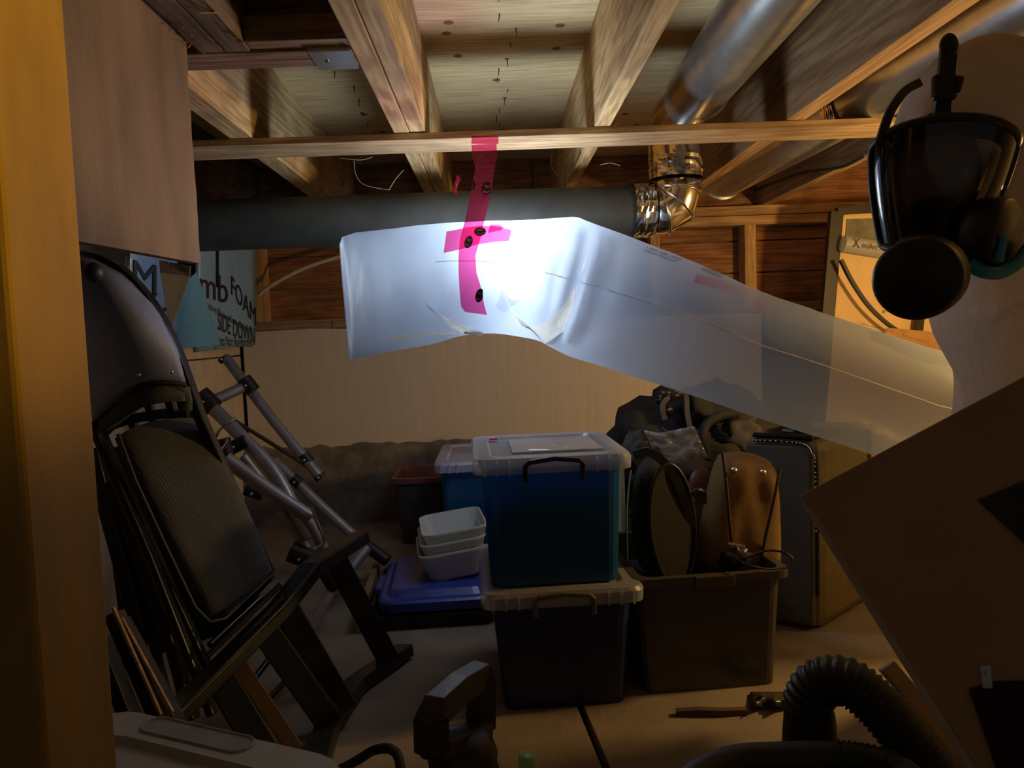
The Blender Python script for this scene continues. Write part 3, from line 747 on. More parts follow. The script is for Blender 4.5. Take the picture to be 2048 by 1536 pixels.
for k in range(3):
    o_ = tb0+V((.006*k, .006*k, .030*k))
    t = thing('plastic_tub', ('white plastic tub at the bottom of the nested stack', 'middle white tub of the nested stack on the blue lid', 'topmost open white tub of the nested stack')[k], 'tub', o_, 'nested white tubs')
    binbox(t, o_, math.radians(8), .19, .25, .085, M['tub'], .78, .006, .002, .035, 'tub_shell', math.radians(-6))
# second blue bin behind, maroon bin
oC = at(900, 1100, 2.42); oC = V((at(972, 1000, 2.42).x, 2.62, .0))
t = thing('plastic_crate', 'dark crate under the blue bin with the frosted lid', 'crate', oC)
binbox(t, oC, 0, .30, .34, .12, M['darkbin'])
oC2 = oC+V((0, 0, .122)); hC_ = at(900, 930, 2.42).z-.122
t = thing('storage_bin', 'blue bin with frosted white lid, behind the front stack', 'storage bin', oC2, 'blue lidded bins')
binbox(t, oC2, 0, .30, .38, hC_, M['bluebin'], .94); lid(t, oC2, 0, .31, .40, M['whitelid'], hC_)
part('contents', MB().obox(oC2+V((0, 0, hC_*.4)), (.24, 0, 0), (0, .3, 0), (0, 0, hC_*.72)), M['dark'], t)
oD = V((at(850, 1000, 2.85).x, 3.0, 0)); hD = at(835, 960, 2.85).z
t = thing('storage_bin', 'open dark bin with reddish inside near the back wall', 'storage bin', oD)
binbox(t, oD, 0, .24, .28, hD, M['darkbin'], .85, .02, .003, .03)
mbx = MB(); mbx.loft(put([rr(.232, .272, .03, hD+.001), rr(.255, .295, .03, hD+.003), rr(.255, .295, .03, hD-.012), rr(.262, .302, .03, hD-.012), rr(.262, .302, .03, hD+.006), rr(.228, .268, .03, hD+.006), rr(.205, .24, .03, .02)], oD, 0), False, False)
part('rim', mbx, M['maroon'], t, label='reddish rim and inside')
# grey bin with bags
fE = gr(1425, 1390); dE = .36; oE = V((at(1418, 1250, fE.y).x, fE.y+dE/2+.01, 0)); hE = at(1420, 1150, fE.y).z
t = thing('storage_bin', 'smoky open bin holding a backpack and a tan bag', 'storage bin', oE)
rze = math.radians(4)
binbox(t, oE, rze, .325, dE, hE, M['graybin'], .92, .03, .003, .03)
lo = local(oE, rze); E3 = lambda x, y, z: lo(x, y, z)-oE
part('grip', MB().obox(lo(.0, -dE/2-.014, hE-.012), E3(.09, 0, 0), E3(0, .012, 0), V((0, 0, .026))), M['graybin'], t, bev=.003)
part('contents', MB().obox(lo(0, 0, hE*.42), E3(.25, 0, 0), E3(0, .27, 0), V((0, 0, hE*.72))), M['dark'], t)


def pillow(pts, thick, name, m, parent=None, n=14, sq=.5, amp=.0, seed=0, **k):
    """padded slab through four corner points A,B,C,D (clockwise), rounded outline, swollen faces"""
    A, B, C_, D = [V(p) for p in pts]; nrm = ((B-A).cross(D-A)).normalized()
    if nrm.y > 0: nrm = -nrm
    mb = MB(); grids = []
    for side in (1, -1):
        rows = []
        for j in range(n+1):
            r = []
            for i in range(n+1):
                x, y = 2*i/n-1, 2*j/n-1
                # square to rounded square
                xx = x*math.sqrt(1-sq*y*y/2); yy = y*math.sqrt(1-sq*x*x/2)
                s, t_ = (xx+1)/2, (yy+1)/2
                p = A*(1-s)*(1-t_)+B*s*(1-t_)+C_*s*t_+D*(1-s)*t_
                e = max(0, (1-x**6)*(1-y**6)); h_ = thick/2*(e**.45)*(1+amp*noise.noise(V((x*2.2+seed, y*2.2, side))))
                r.append(p+nrm*h_*side)
            rows.append(r)
        grids.append(rows)
    mb.grid(grids[0]); mb.grid([r[::-1] for r in grids[1]])
    if parent is not None: return part(name, mb, m, parent, **k)
    return mb


YE = oE.y
t = thing('backpack', 'black backpack with an olive oval side panel standing in the smoky bin', 'backpack', at(1320, 1130, YE))
pillow([at(1262, 905, YE+.02), at(1350, 920, YE), at(1388, 1160, YE), at(1262, 1160, YE-.02)], .15, 'pack_body', M['cloth'], t, amp=.35, sq=.9)
pts = [at(1345+45*math.cos(a)+ (8*math.sin(a)), 1050+122*math.sin(a), YE-.09+.02*math.cos(a)) for a in (2*math.pi*k/28 for k in range(28))]
part('side_panel', MB().prism(pts, (0, .02, 0)), M['olive'], t, label='olive side panel')
part('piping', MB().tube(pts+[pts[0]], .005, 6, False), M['black'], t)
part('shoulder_strap', MB().sweep(smooth_path([at(1268, 910, YE-.06), at(1300, 905, YE-.08), at(1340, 940, YE-.09), at(1372, 1010, YE-.08), at(1385, 1090, YE-.06)]), .02, .008, (0, 1, 0)), M['graycloth'], t)
part('zip', MB().tube(smooth_path([at(1256, 1120, YE-.1), at(1254, 1020, YE-.1), at(1262, 940, YE-.09)]), .003, 5), M['chrome'], t)
t = thing('tan_bag', 'tan nylon bag with two studs standing in the smoky bin', 'bag', at(1475, 1130, YE))
pillow([at(1432, 896, YE+.03), at(1548, 912, YE+.03), at(1562, 1170, YE-.02), at(1378, 1160, YE-.02)], .13, 'bag_body', M['tancloth'], t, amp=.12, sq=.38, seed=3)
for P_ in (((1445, 905), (1452, 960), (1460, 1050), (1470, 1140)), ((1560, 935), (1548, 1000), (1530, 1080), (1518, 1150))):
    part('seam', MB().tube(smooth_path([at(u, v, YE-.055-.02*min(1, (v-900)/120)) for u, v in P_]), .004, 6), M['seam'], t)
for u, v in ((1469, 941), (1527, 945)): part('stud', MB().lathe([(.0001, -.008), (.006, -.005), (.008, 0)], at(u, v, YE-.062), (0, 1, 0), 12), M['chrome'], t)
part('buckle', MB().tube(smooth_path([at(1388, 1005, YE-.06), at(1384, 990, YE-.07), at(1396, 980, YE-.07), at(1408, 985, YE-.06)]), .006, 6).obox(at(1403, 996, YE-.055), (.022, 0, 0), (0, .01, 0), (0, 0, .028)), M['black'], t)
t = thing('leather_flap', 'brown leather case between the backpack and the tan bag', 'case', at(1390, 1130, YE+.03))
pillow([at(1372, 930, YE+.08), at(1440, 938, YE+.08), at(1425, 1160, YE-.03), at(1366, 1160, YE+.03)], .03, 'flap', M['leather'], t, sq=.8)
t = thing('cord_bundle', 'black cord bundle with a loop hanging over the bin rim', 'cord', at(1480, 1120, YE-.1))
part('plug_head', MB().ball(at(1472, 1118, YE-.12), (.035, .02, .03), amp=.4), M['black'], t)
part('cord', MB().tube(smooth_path([at(1490, 1118, YE-.14), at(1530, 1102, YE-.16), at(1565, 1104, YE-.18), at(1585, 1118, YE-.19), at(1575, 1134, YE-.195), at(1535, 1138, YE-.2), at(1490, 1128, YE-.195), at(1470, 1116, YE-.15)]), .0025, 6), M['black'], t)
part('clip', MB().bar(at(1456, 1086, YE-.13), at(1484, 1090, YE-.13), .004, .004), M['chrome'], t)

# suitcase
sA, sB, sC_ = at(1484, 870, 2.0), at(1640, 882, 1.88), at(1800, 880, 2.22)
ex = V((sB.x-sA.x, sB.y-sA.y, 0)); ey = V((sC_.x-sB.x, sC_.y-sB.y, 0)); hS = sB.z
ct = V((sA.x, sA.y, 0))+ex/2+ey/2; ex_, ey_ = ex.normalized(), ey.normalized(); ey = ey_*.42
ct = V((sB.x, sB.y, 0))-ex/2+ey/2
t = thing('suitcase', 'old olive suitcase with grey end and black top plate, standing behind the cardboard', 'suitcase', ct)
part('suitcase_shell', MB().obox(ct+V((0, 0, hS/2)), ex, ey, V((0, 0, hS))), M['suit'], t, bev=.03)
part('end_panel', MB().obox(ct-ey*.5+V((0, 0, hS/2))-ey_*.004, ex*.86, ey_*.02, V((0, 0, hS*.95))), M['suitend'], t, bev=.008, label='grey end panel')
zp_ = []; a0 = ct-ey*.5+ex*.46-ey_*.01; k = 0
zpath = smooth_path([ct-ey*.5-ex*.3+V((0, 0, hS-.004)), ct-ey*.5+ex*.30+V((0, 0, hS-.006)), ct-ey*.5+ex*.44+V((0, 0, hS-.03)), ct-ey*.5+ex*.48+V((0, 0, hS-.08)), ct-ey*.5+ex*.48+V((0, 0, .1))], 10)
part('zip', MB().tube([p-ey_*.012 for p in zpath], .006, 8), M['black'], t)
mbz = MB(); acc = 0
for i in range(len(zpath)-1):
    L_ = (zpath[i+1]-zpath[i]).length; n_ = max(1, int(L_/.011))
    if zpath[i].z < hS*.55: break
    for q in range(n_): mbz.ball(zpath[i].lerp(zpath[i+1], q/n_)-ey_*.019, (.0028,)*3, 6, 4)
part('zip_teeth', mbz, M['chrome'], t, kind='stuff')
pl_ = part('top_plate', MB().obox(ct-ey*.28+V((0, 0, hS+.006)), ex*.8, ey*.42, V((0, 0, .014))), M['blackmetal'], t, bev=.008)
part('carry_handle', MB().sweep(smooth_path([ct-ey*.40+V((0, 0, hS+.012)), ct-ey*.36+V((0, 0, hS+.026)), ct-ey*.2+V((0, 0, hS+.028)), ct-ey*.14+V((0, 0, hS+.012))]), .03, .008), M['black'], t)
for q in (.2,): part('strap', MB().obox(ct+ey*(q)+ex*.5+V((0, 0, hS/2)), ex_*.012, ey_*.012, V((0, 0, hS*.98))), M['leather'], t)

# heap of black bags behind
oH = V((at(1390, 900, 2.45).x, 2.62, 0))
t = thing('plastic_crate', 'dark crate at the back under the heap of black bags', 'crate', oH)
binbox(t, oH, 0, .50, .36, .21, M['darkbin'])
t = thing('black_bag', 'heap-shaped black duffel bag with straps on top of the back crate', 'bag', oH+V((0, 0, .21)))
part('bag_body', MB().ball(at(1400, 905, 2.5), (.31, .2, .20), 40, 26, amp=.3, freq=8, seed=2), M['cloth'], t)
part('bag_fold', MB().ball(at(1420, 835, 2.42), (.15, .1, .10), 32, 20, amp=.6, freq=8, seed=5), M['cloth'], t)
part('side_pocket', MB().ball(at(1470, 868, 2.36), (.08, .07, .07), 26, 18, amp=.4, freq=7, seed=8), M['graycloth'], t)
part('hose_trim', MB().tube(smooth_path([at(1412, 905, 2.24), at(1405, 880, 2.24), at(1412, 850, 2.26), at(1440, 832, 2.28), at(1475, 826, 2.3)], 8), [(.016 if i % 2 else .013) for i in range(33)], 10), M['cloth'], t)
part('strap', MB().sweep(smooth_path([at(1330, 840, 2.24), at(1325, 810, 2.26), at(1345, 790, 2.3), at(1370, 785, 2.34), at(1375, 830, 2.26), at(1385, 880, 2.24)]), .016, .004, (0, 1, 0)), M['graycloth'], t)
part('strap', MB().sweep(smooth_path([at(1322, 855, 2.22), at(1345, 870, 2.2), at(1385, 900, 2.2)]), .008, .004, (0, 1, 0)), M['graycloth'], t)
mb = MB()
for k in range(6): mb.ball(at(1335+random.uniform(-12, 12), 800+random.uniform(-14, 20), 2.3), (.02, .02, .014), 10, 7, amp=.7, seed=k)
part('ruffled_cord', mb, M['black'], t)
single('plastic_bag', MB().grid([[at(1288+10*i+j*4, 866+j*9-abs(i-3)*2+4*noise.noise(V((i, j, 0))), 2.16-.03*noise.noise(V((i*.7, j*.7, 3)))) for i in range(11)] for j in range(8)]), M['clearfilm'], 'crinkled clear plastic bag lying on the black duffel', 'bag', solid=.001)
single('grey_cloth', MB().ball(at(1268, 925, 2.15), (.05, .06, .075), 24, 16, amp=.6, freq=7, seed=12), M['graycloth'], 'crumpled grey cloth right of the upper blue bin', 'cloth')
single('foam_sheet', MB().obox(V((.345, 2.16, .22)), (.012, 0, 0), (0, .2, 0), (0, 0, .44)), M['foam_old'], 'pale board edge standing between the blue bin and the backpack', 'board')

# floor litter in front of the bins
mb = MB(); mb.sweep([gr(1352, 1425, .006), gr(1400, 1422, .010), gr(1445, 1424, .008), gr(1492, 1422, .006)], .014, .012)
single('wood_stick', mb, M['browncut'], 'dark broken stick on the floor before the smoky bin', 'stick')
single('film_scrap', MB().grid([[gr(1500+9*i, 1384+8*j, .004+.026*random.random()*(1 if 0 < j < 4 and 0 < i < 11 else .1)) for i in range(12)] for j in range(5)]), M['graybin'], 'crumpled film scrap on the floor right of the dark stick', 'film', solid=.001)

# ================================================================== CARDBOARD BOX, RIGHT FOREGROUND
kA = at(1602, 990, .86); kT = at(2050, 752, .82); kL = at(1985, 1536, .74)
e1 = (kT-kA).normalized(); e2 = (kL-kA); e2 = (e2-e1*e2.dot(e1)).normalized(); e3 = e1.cross(e2).normalized()
if e3.y < 0: e3 = -e3
Ld = kA.z/(-e2.z); Lw = .62; De = .012
Ld = min(Ld, .95)
cc = kA+e1*Lw/2+e2*Ld/2+e3*De/2
t = thing('cardboard_box', 'large flattened brown cardboard box tilted in the right foreground', 'cardboard', kA+e2*Ld)
part('carton', MB().obox(cc, e1*Lw, e2*Ld, e3*De), M['carton'], t, bev=.002)
part('edge_flap', MB().prism([kA-e1*.004+e2*.01, kA-e1*.006+e2*Ld*.5, kA-e1*.03+e2*Ld*.98, kA+e1*.004+e2*Ld*.98, kA+e1*.002+e2*.02], e3*.006), M['cartonedge'], t, label='pale torn corrugated edge')
def onface(u, v, e=.002):
    d = ray(u, v); tt = e3.dot(kA-CAM)/e3.dot(d); return CAM+d*tt-e3*e
part('dark_label', MB().prism([onface(*q) for q in ((1955, 1001), (2110, 935), (2140, 1130), (2062, 1100))], e3*-.0006), M['sticker'], t, label='black sticker')
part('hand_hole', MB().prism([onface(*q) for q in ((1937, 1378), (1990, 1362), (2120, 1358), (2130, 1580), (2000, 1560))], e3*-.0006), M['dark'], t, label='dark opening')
part('tape_patch', MB().grid([[onface(1958+4*i+j, 1330+9*j, .004+.002*noise.noise(V((i, j, 1)))) for i in range(6)] for j in range(6)]), M['clearfilm'], t, label='shiny tape patch')
f0, f1 = at(1772, 1330, .98), at(1965, 1560, .90)
fd = (f1-f0); f2 = f0+fd*(f0.z/-fd.z)
single('cardboard_strip', MB().bar(f0, f2, .022, .03, (0, 1, 0)), M['cartonedge'], 'narrow cardboard strip leaning behind the big cardboard box', 'cardboard', bev=.002)

# ================================================================== FRAMED BOARD AT RIGHT
YF = 2.98
t = thing('framed_board', 'dark framed tan board leaning at the right of the back wall', 'board', at(1700, 650, YF))
zb = .42
def fp(u, v, e=0): return at(u, v, YF-e)
fT0, fT1 = fp(1672, 423), fp(1672+420, 398); fB0 = fp(1646, 720)
dn = (fB0-fT0); ac = fT1-fT0
part('board_panel', MB().prism([fT0, fT0+ac, fT0+ac+dn*1.9, fT0+dn*1.9], (0, .012, 0)), M['boardtan'], t)
part('frame_bar', MB().bar(fT0+dn*1.9, fT0-dn*.0, .052, .03, (0, 1, 0)), M['frame'], t, bev=.002)
part('frame_bar', MB().bar(fT0, fT0+ac, .03, .03, (0, 1, 0)), M['frame'], t, bev=.002)
part('frame_bar', MB().bar(fT0+ac, fT0+ac+dn*1.9, .04, .03, (0, 1, 0)), M['frame'], t, bev=.002)
part('picture', MB().prism([fp(1694, 438, .004), fp(1770, 436, .004), fp(1756, 490, .004), fp(1691, 474, .004)], (0, -.001, 0)), M['picture'], t, label='dim picture in the upper corner')
t2 = thing('film_roll', 'roll of pale plastic film with upside-down lettering on the framed board', 'roll', fp(1740, 500, .05))
ra, rb = fp(1686, 487, .045), fp(1860, 515, .045)
part('roll', MB().tube([ra+(rb-ra)*k/8 for k in range(9)], .032, 18), M['clearlid'], t2)
rd = (rb-ra).normalized()
def onroll(x, y): return ra+rd*(.235-x*.062)+V((0, -.036, .0))+V((0, .0, -y*.055+.022))
def onroll2(x, y): return ra+rd*(.03+x*.030)+V((0, -.036, -.006+y*.045))
lettering('X', lambda x, y: onroll2(x*1.3-.25, y*1.25-.2), M['ink'], t2); lettering('eniArc', lambda x, y: onroll2(x*.8+.95, y*.75-.12), M['ink'], t2)
single('black_strap', MB().sweep(smooth_path([fp(1682, 520, .07), fp(1705, 565, .07), fp(1740, 615, .07), fp(1785, 655, .07), fp(1830, 675, .07), fp(1900, 700, .09)]), .012, .020, (0, 1, 0)), M['frame'], 'black strap curving down across the tan framed board', 'strap')
single('short_post', MB().bar(fp(1832, 700, .04), fp(1848, 560, .04), .026, .026, (0, 1, 0)), M['frame'], 'short dark upright behind the mask filter against the tan board', 'post')
single('brown_ledge', MB().prism([fp(1770, 655, .10), fp(1960, 672, .10), fp(2050, 712, .10), fp(1880, 702, .10)], (0, -.006, -.03)), M['brownboard'], 'brown curled board lying below the framed board', 'board')
for k, (u, v) in enumerate(((1767, 600), (1772, 622), (1889, 687))):
    single('green_chip', MB().obox(fp(u, v, .01 if k < 2 else .11), (.018, 0, .004), (0, .004, 0), (0, 0, .010)), M['chip'], ('upper small green chip stuck on the tan board', 'lower pale green chip stuck on the tan board', 'yellow-green chip on the brown ledge')[k], 'chip')

# ================================================================== PERSON IN MASK AND HOOD
hc = at(1966, 300, 1.18)
fw = V((-.36, -.90, -.22)).normalized(); upv = V((.10, 0, 1)); sd = fw.cross(upv).normalized(); upv = sd.cross(fw).normalized()   # sd = picture-left... viewer's side
H = lambda x, y, z: hc+sd*x+fw*y+upv*z
mc = at(1872, 372, 1.07)
K = lambda x, y, z: mc+sd*x+fw*y+upv*z
person = thing('person', 'person in a white hooded coverall and black full-face mask at right', 'person', (1.1, 1.2, 0))
nodes = [(hc+upv*.03, .125), (hc+upv*-.09+V((.04, .03, 0)), .085), (V((.86, 1.26, .90)), .125), (V((.97, 1.28, .74)), .15), (V((1.08, 1.30, .56)), .15), (V((1.14, 1.30, .42)), .16),   # 0-5 head..pelvis
         (V((1.05, 1.14, .30)), .095), (V((.96, 1.08, .09)), .07), (V((1.18, 1.12, .075)), .06), (V((1.36, 1.14, .07)), .045), (V((1.44, 1.14, .045)), .035),  # near leg
         (V((1.05, 1.46, .30)), .095), (V((.96, 1.50, .09)), .07), (V((1.18, 1.48, .075)), .06), (V((1.36, 1.46, .07)), .045), (V((1.44, 1.46, .045)), .035),  # far leg
         (V((.93, 1.10, .88)), .075), (V((1.02, 1.02, .70)), .052), (V((.98, 1.06, .50)), .042), (V((.96, 1.09, .44)), .036),  # near arm to palm
         (V((.92, 1.44, .88)), .075), (V((1.0, 1.50, .70)), .052), (V((.97, 1.50, .50)), .042), (V((.95, 1.49, .44)), .036)]
edges = [(0, 1), (1, 2), (2, 3), (3, 4), (4, 5), (5, 6), (6, 7), (7, 8), (8, 9), (9, 10), (5, 11), (11, 12), (12, 13), (13, 14), (14, 15), (2, 16), (16, 17), (17, 18), (18, 19), (2, 20), (20, 21), (21, 22), (22, 23)]
for base, dirv in ((19, V((-.08, .0, -.05))), (23, V((-.08, .0, -.05)))):
    for k in range(5):
        sy = -.024+.012*k; ln_ = (.055, .075, .085, .078, .06)[k]
        a = nodes[base][0]+V((-.03, sy, -.02)); i0 = len(nodes); d_ = (dirv+V((0, sy*.6, 0))).normalized()
        if k == 0: d_ = V((-.3, -.9, -.2)).normalized()
        nodes += [(a+d_*ln_*.5, .009), (a+d_*ln_+V((0, 0, -.008)), .008)]; edges += [(base, i0), (i0, i0+1)]
o0 = ORG[person.name]
me = bpy.data.meshes.new('body'); me.from_pydata([tuple(p-o0) for p, r in nodes], edges, []); me.update()
body = bpy.data.objects.new('body', me); COL.objects.link(body); body.parent = person
md = body.modifiers.new('skin', 'SKIN'); md.use_smooth_shade = True
for i, (p, r) in enumerate(nodes):
    sv = me.skin_vertices[0].data[i]; sv.radius = (r, r); sv.use_root = (i == 5)
q = body.modifiers.new('sub', 'SUBSURF'); q.levels = 2; q.render_levels = 2
me.materials.append(M['coverall']); ORG[body.name] = o0
# hood cloth over the head with gathered folds
rows = []
for j in range(23):
    th = math.pi*(.02+.86*j/22); r = []
    for i in range(40):
        ph = 2*math.pi*i/40; d = V((math.sin(th)*math.cos(ph), math.sin(th)*math.sin(ph), math.cos(th)))
        k = 1+.03*noise.noise(d*3)+.018*math.sin(ph*11)*math.sin(th)**3
        wd = 1 if d.z > -.3 else 1+.25*(-.3-d.z)
        r.append(H(d.x*.132*k*wd, d.y*.128*k*wd-.028, d.z*.158*k+.012))
    rows.append(r)
part('hood', MB().loft(rows, True, False, True), M['coverall'], person)
fo_ = mc-fw*.055+upv*.005
fc = MB().ball(fo_, (.066, .07, .098), 26, 20, ax=(sd, fw, upv))
for i, p in enumerate(fc.v):
    l = p-fo_; x, y, z = l.dot(sd), l.dot(fw), l.dot(upv)
    if y > .02: fc.v[i] = p+fw*(.024*math.exp(-(x/.011)**2-((z+.02)/.022)**2)-.008*math.exp(-((abs(x)-.03)/.014)**2-((z-.012)/.014)**2)+.006*math.exp(-(x/.022)**2-((z+.055)/.007)**2))
face = part('face', fc, M['skin'], person)
for s_ in (-1, 1): part('eye', MB().ball(fo_+sd*s_*.03+fw*.053+upv*.014, (.011,)*3, 12, 8), M['eye'], face)
# mask
def lensp(a, t):  # a angle, t 0 top..1 bottom
    w_ = .090-.030*t**1.6; z = .082-.168*t+(.040*math.cos(a)-.030)*(1-t); d_ = .075-.01*t
    return K(w_*math.sin(a), d_*math.cos(a)**.8-.005, z)
A_ = 1.5; rim_ = []
rows = [[lensp(-A_+2*A_*i/28, j/10) for i in range(29)] for j in range(11)]
rim_ = rows[0]+[r[-1] for r in rows[1:]]+rows[-1][::-1][1:]+[r[0] for r in rows[::-1][1:]]
sk = MB(); back = hc+fw*.03+upv*-.02
ring2 = [p.lerp(back, .12)-fw*.012 for p in rim_]; ring3 = [p.lerp(back, .30)-fw*.012 for p in rim_]; ring4 = [p.lerp(back, .42)-fw*.01 for p in rim_]
sk.loft([rim_, ring2, ring3, ring4], False, False, True)
sk.tube(rim_, .006, 8, False)
mask = part('respirator_mask', sk, M['rubber'], person, label='black full-face respirator mask')
part('lens', MB().grid(rows), M['visor'], mask, label='clear curved visor')
part('nose_cup', MB().ball(K(0, .025, -.055), (.046, .035, .042), 22, 16, ax=(sd, fw, upv)), M['rubber'], mask)
ch = K(-.005, .045, -.092)
part('chin_housing', MB().ball(ch, (.056, .042, .036), 22, 16, ax=(sd, fw, upv), power=.8), M['rubber'], mask)
fcn = at(1838, 556, .93); fax = (CAM-fcn).normalized(); fax = (fax+V((-.25, 0, -.10))).normalized()
part('filter_canister', MB().lathe([(.0001, .022), (.046, .022), (.051, .018), (.052, .0), (.052, -.03), (.047, -.036), (.03, -.05), (.0001, -.055)], fcn, fax, 36), M['black'], mask, label='round black filter canister')
f2c = at(1990, 470, 1.0)
part('filter_canister', MB().lathe([(.0001, .018), (.044, .018), (.050, .012), (.050, -.02), (.03, -.04), (.0001, -.04)], f2c, (.55, -.8, -.1), 30), M['black'], mask)
part('rim_ring', MB().tube(smooth_path([at(1938, 528, .985), at(1965, 543, .98), at(2000, 545, .98), at(2035, 525, .985), at(2062, 490, 1.)]), .009, 10), M['teal'], mask, label='teal rubber rim')
part('teal_tab', MB().bar(at(1996, 525, .965), at(2004, 470, .965), .010, .012, (0, 1, 0)), M['teal'], mask, bev=.003)
part('head_strap', MB().sweep(smooth_path([at(1885, 255, 1.03), at(1884, 215, 1.03), at(1890, 180, 1.02), at(1893, 140, 1.02), at(1897, 100, 1.02)]), .022, .006, (0, 1, 0)), M['rubber'], mask)
part('strap_end', MB().ball(at(1898, 92, 1.02), (.013, .008, .017)), M['rubber'], mask)
part('strap_buckle', MB().obox(at(1888, 175, 1.015), (.032, 0, 0), (0, .012, 0), (0, 0, .034)), M['rubber'], mask, bev=.004)
part('buckle_tab', MB().bar(at(1912, 185, 1.01), at(1921, 152, 1.01), .010, .008, (0, 1, 0)), M['rubber'], mask, bev=.003)
part('strap_base', MB().prism([at(1815, 268, 1.04), at(1860, 225, 1.035), at(1905, 222, 1.035), at(1965, 250, 1.045)], (0, .012, 0)), M['rubber'], mask, bev=.004)
part('temple_strap', MB().sweep(smooth_path([at(1760, 285, 1.04), at(1772, 245, 1.05), at(1785, 215, 1.06), at(1810, 182, 1.08), at(1840, 165, 1.1)]), .012, .005, (0, 1, 0)), M['rubber'], mask)

# ================================================================== CHAIRS AT LEFT
ch = thing('padded_chair', 'black padded chair with curved shell back tipped beside the post', 'chair', at(330, 1230, 1.5))
rim = smooth_path([at(150, 508, 1.50), at(200, 520, 1.46), at(255, 552, 1.45), at(312, 622, 1.46), at(352, 700, 1.48), at(378, 770, 1.5), at(400, 832, 1.52)], 5)
rpx = [(150, 508), (200, 520), (255, 552), (312, 622), (352, 700), (372, 770)]
def rpos(s):
    k = s*(len(rpx)-1); i = min(int(k), len(rpx)-2); f = k-i; return (rpx[i][0]*(1-f)+rpx[i+1][0]*f, rpx[i][1]*(1-f)+rpx[i+1][1]*f)
rows = []
for j in range(17):
    s = j/16; R_ = rpos(s); L_ = (95+95*s, 520+325*s); row = []
    for i in range(17):
        t_ = i/16; u = R_[0]*(1-t_)+L_[0]*t_; v = R_[1]*(1-t_)+L_[1]*t_-34*math.sin(math.pi*t_)*s
        row.append(at(u, v, 1.49-.10*math.sin(math.pi*(.15+.85*t_))*(.5+.5*math.sin(math.pi*s))))
    rows.append(row)
part('backrest_shell', MB().grid(rows), M['shell'], ch, solid=.008)
part('back_frame', MB().sweep(rim+smooth_path([at(400, 832, 1.52), at(430, 900, 1.56), at(475, 1000, 1.6), at(540, 1150, 1.62)], 4)[1:], .018, .030, (0, 1, 0)), M['blackmetal'], ch, bev=.004)
low = rows[-1]
part('piping', MB().tube([p+V((0, -.004, 0)) for p in low], .006, 8), M['rubber'], ch)
bk = MB(); bk.loft([[p+V((0, -.006, -.006)), p+V((0, -.02, -.03-.012*math.sin(math.pi*i/16))), p+V((0, .04, -.035)), p+V((0, .04, -.004))] for i, p in enumerate(low)], True, True, True)
part('back_pad', bk, M['mesh'], ch)
part('pad_roll', MB().tube(smooth_path([at(318, 775, 1.46), at(350, 774, 1.46), at(370, 790, 1.47), at(372, 822, 1.48)]), [.012]*18+[.009], 10), M['mesh'], ch)
part('knob', MB().ball(at(187, 545, 1.36), (.016, .016, .018)), M['rubber'], ch)
for u, v in ((278, 750), (343, 744)): part('screw', MB().ball(at(u, v, 1.405), (.0035, .003, .0035), 8, 6), M['chrome'], ch)
for u, v, u2, v2 in ((252, 790, 262, 832), (290, 782, 305, 832), (330, 778, 350, 830), (362, 800, 372, 836)):
    part('spindle', MB().bar(at(u, v, 1.56), at(u2+6, v2+22, 1.58), .014, .016, (0, 1, 0)), M['blackwood'], ch)
part('crossbar', MB().sweep([at(190, 862, 1.56), at(260, 838, 1.57), at(330, 826, 1.58), at(400, 832, 1.6)], .02, .03, (0, 1, 0)), M['blackwood'], ch)
pillow([at(212, 862, 1.46), at(404, 822, 1.58), at(556, 1148, 1.60), at(420, 1262, 1.44)], .055, 'seat_cushion', M['mesh'], ch, n=20, sq=.32, amp=.1)
part('cushion_piping', MB().tube([p for p in [at(236, 868, 1.44), at(270, 960, 1.43), at(330, 1090, 1.42), at(390, 1215, 1.41), at(420, 1245, 1.41), at(450, 1238, 1.43), at(545, 1150, 1.56)]], .004, 6), M['rubber'], ch)
for P_, w_, y0, y1 in ((((186, 850), (300, 1110), (425, 1430)), .022, 1.48, 1.36), (((205, 870), (330, 1150), (455, 1420)), .02, 1.5, 1.40), (((225, 960), (345, 1290), (385, 1440)), .03, 1.52, 1.42), (((190, 900), (250, 1120), (330, 1440)), .045, 1.55, 1.45)):
    part('leg', MB().sweep([at(u, v, y0+(y1-y0)*i/2) for i, (u, v) in enumerate(P_)], w_*.7, w_, (0, 1, 0)), M['blackwood'], ch, bev=.003)
part('under_panel', MB().prism([at(196, 900, 1.62), at(400, 870, 1.66), at(545, 1160, 1.66), at(440, 1270, 1.62), at(250, 1330, 1.60)], (0, .02, 0)), M['dark'], ch)
for du_ in (0, 24): part('stretcher', MB().tube([at(415+du_*.6, 1312+du_, 1.36), at(560+du_*.2, 1170+du_, 1.5)], .006, 10), M['blackmetal'], ch)
w2 = thing('folding_chair', 'dark folding chair with bare wooden edges behind the post and white lid', 'chair', at(280, 1450, 1.2))
for (a, b_, y) in (((228, 1225), (318, 1430), 1.25), ((240, 1240), (352, 1430), 1.28), ((205, 1290), (262, 1440), 1.2)):
    part('leg', MB().bar(at(a[0], a[1], y), at(b_[0]+24, b_[1]+60, y-.05), .022, .03, (0, 1, 0)), M['blackwood'], w2, bev=.002)
part('edge_strip', MB().bar(at(243, 1236, 1.24), at(345, 1424, 1.22), .004, .006, (0, 1, 0)), M['plate'], w2); part('edge_strip', MB().bar(at(226, 1215, 1.22), at(322, 1430, 1.2), .004, .006, (0, 1, 0)), M['plate'], w2)
part('rung', MB().bar(at(200, 1350, 1.22), at(262, 1320, 1.27), .014, .014), M['blackwood'], w2)

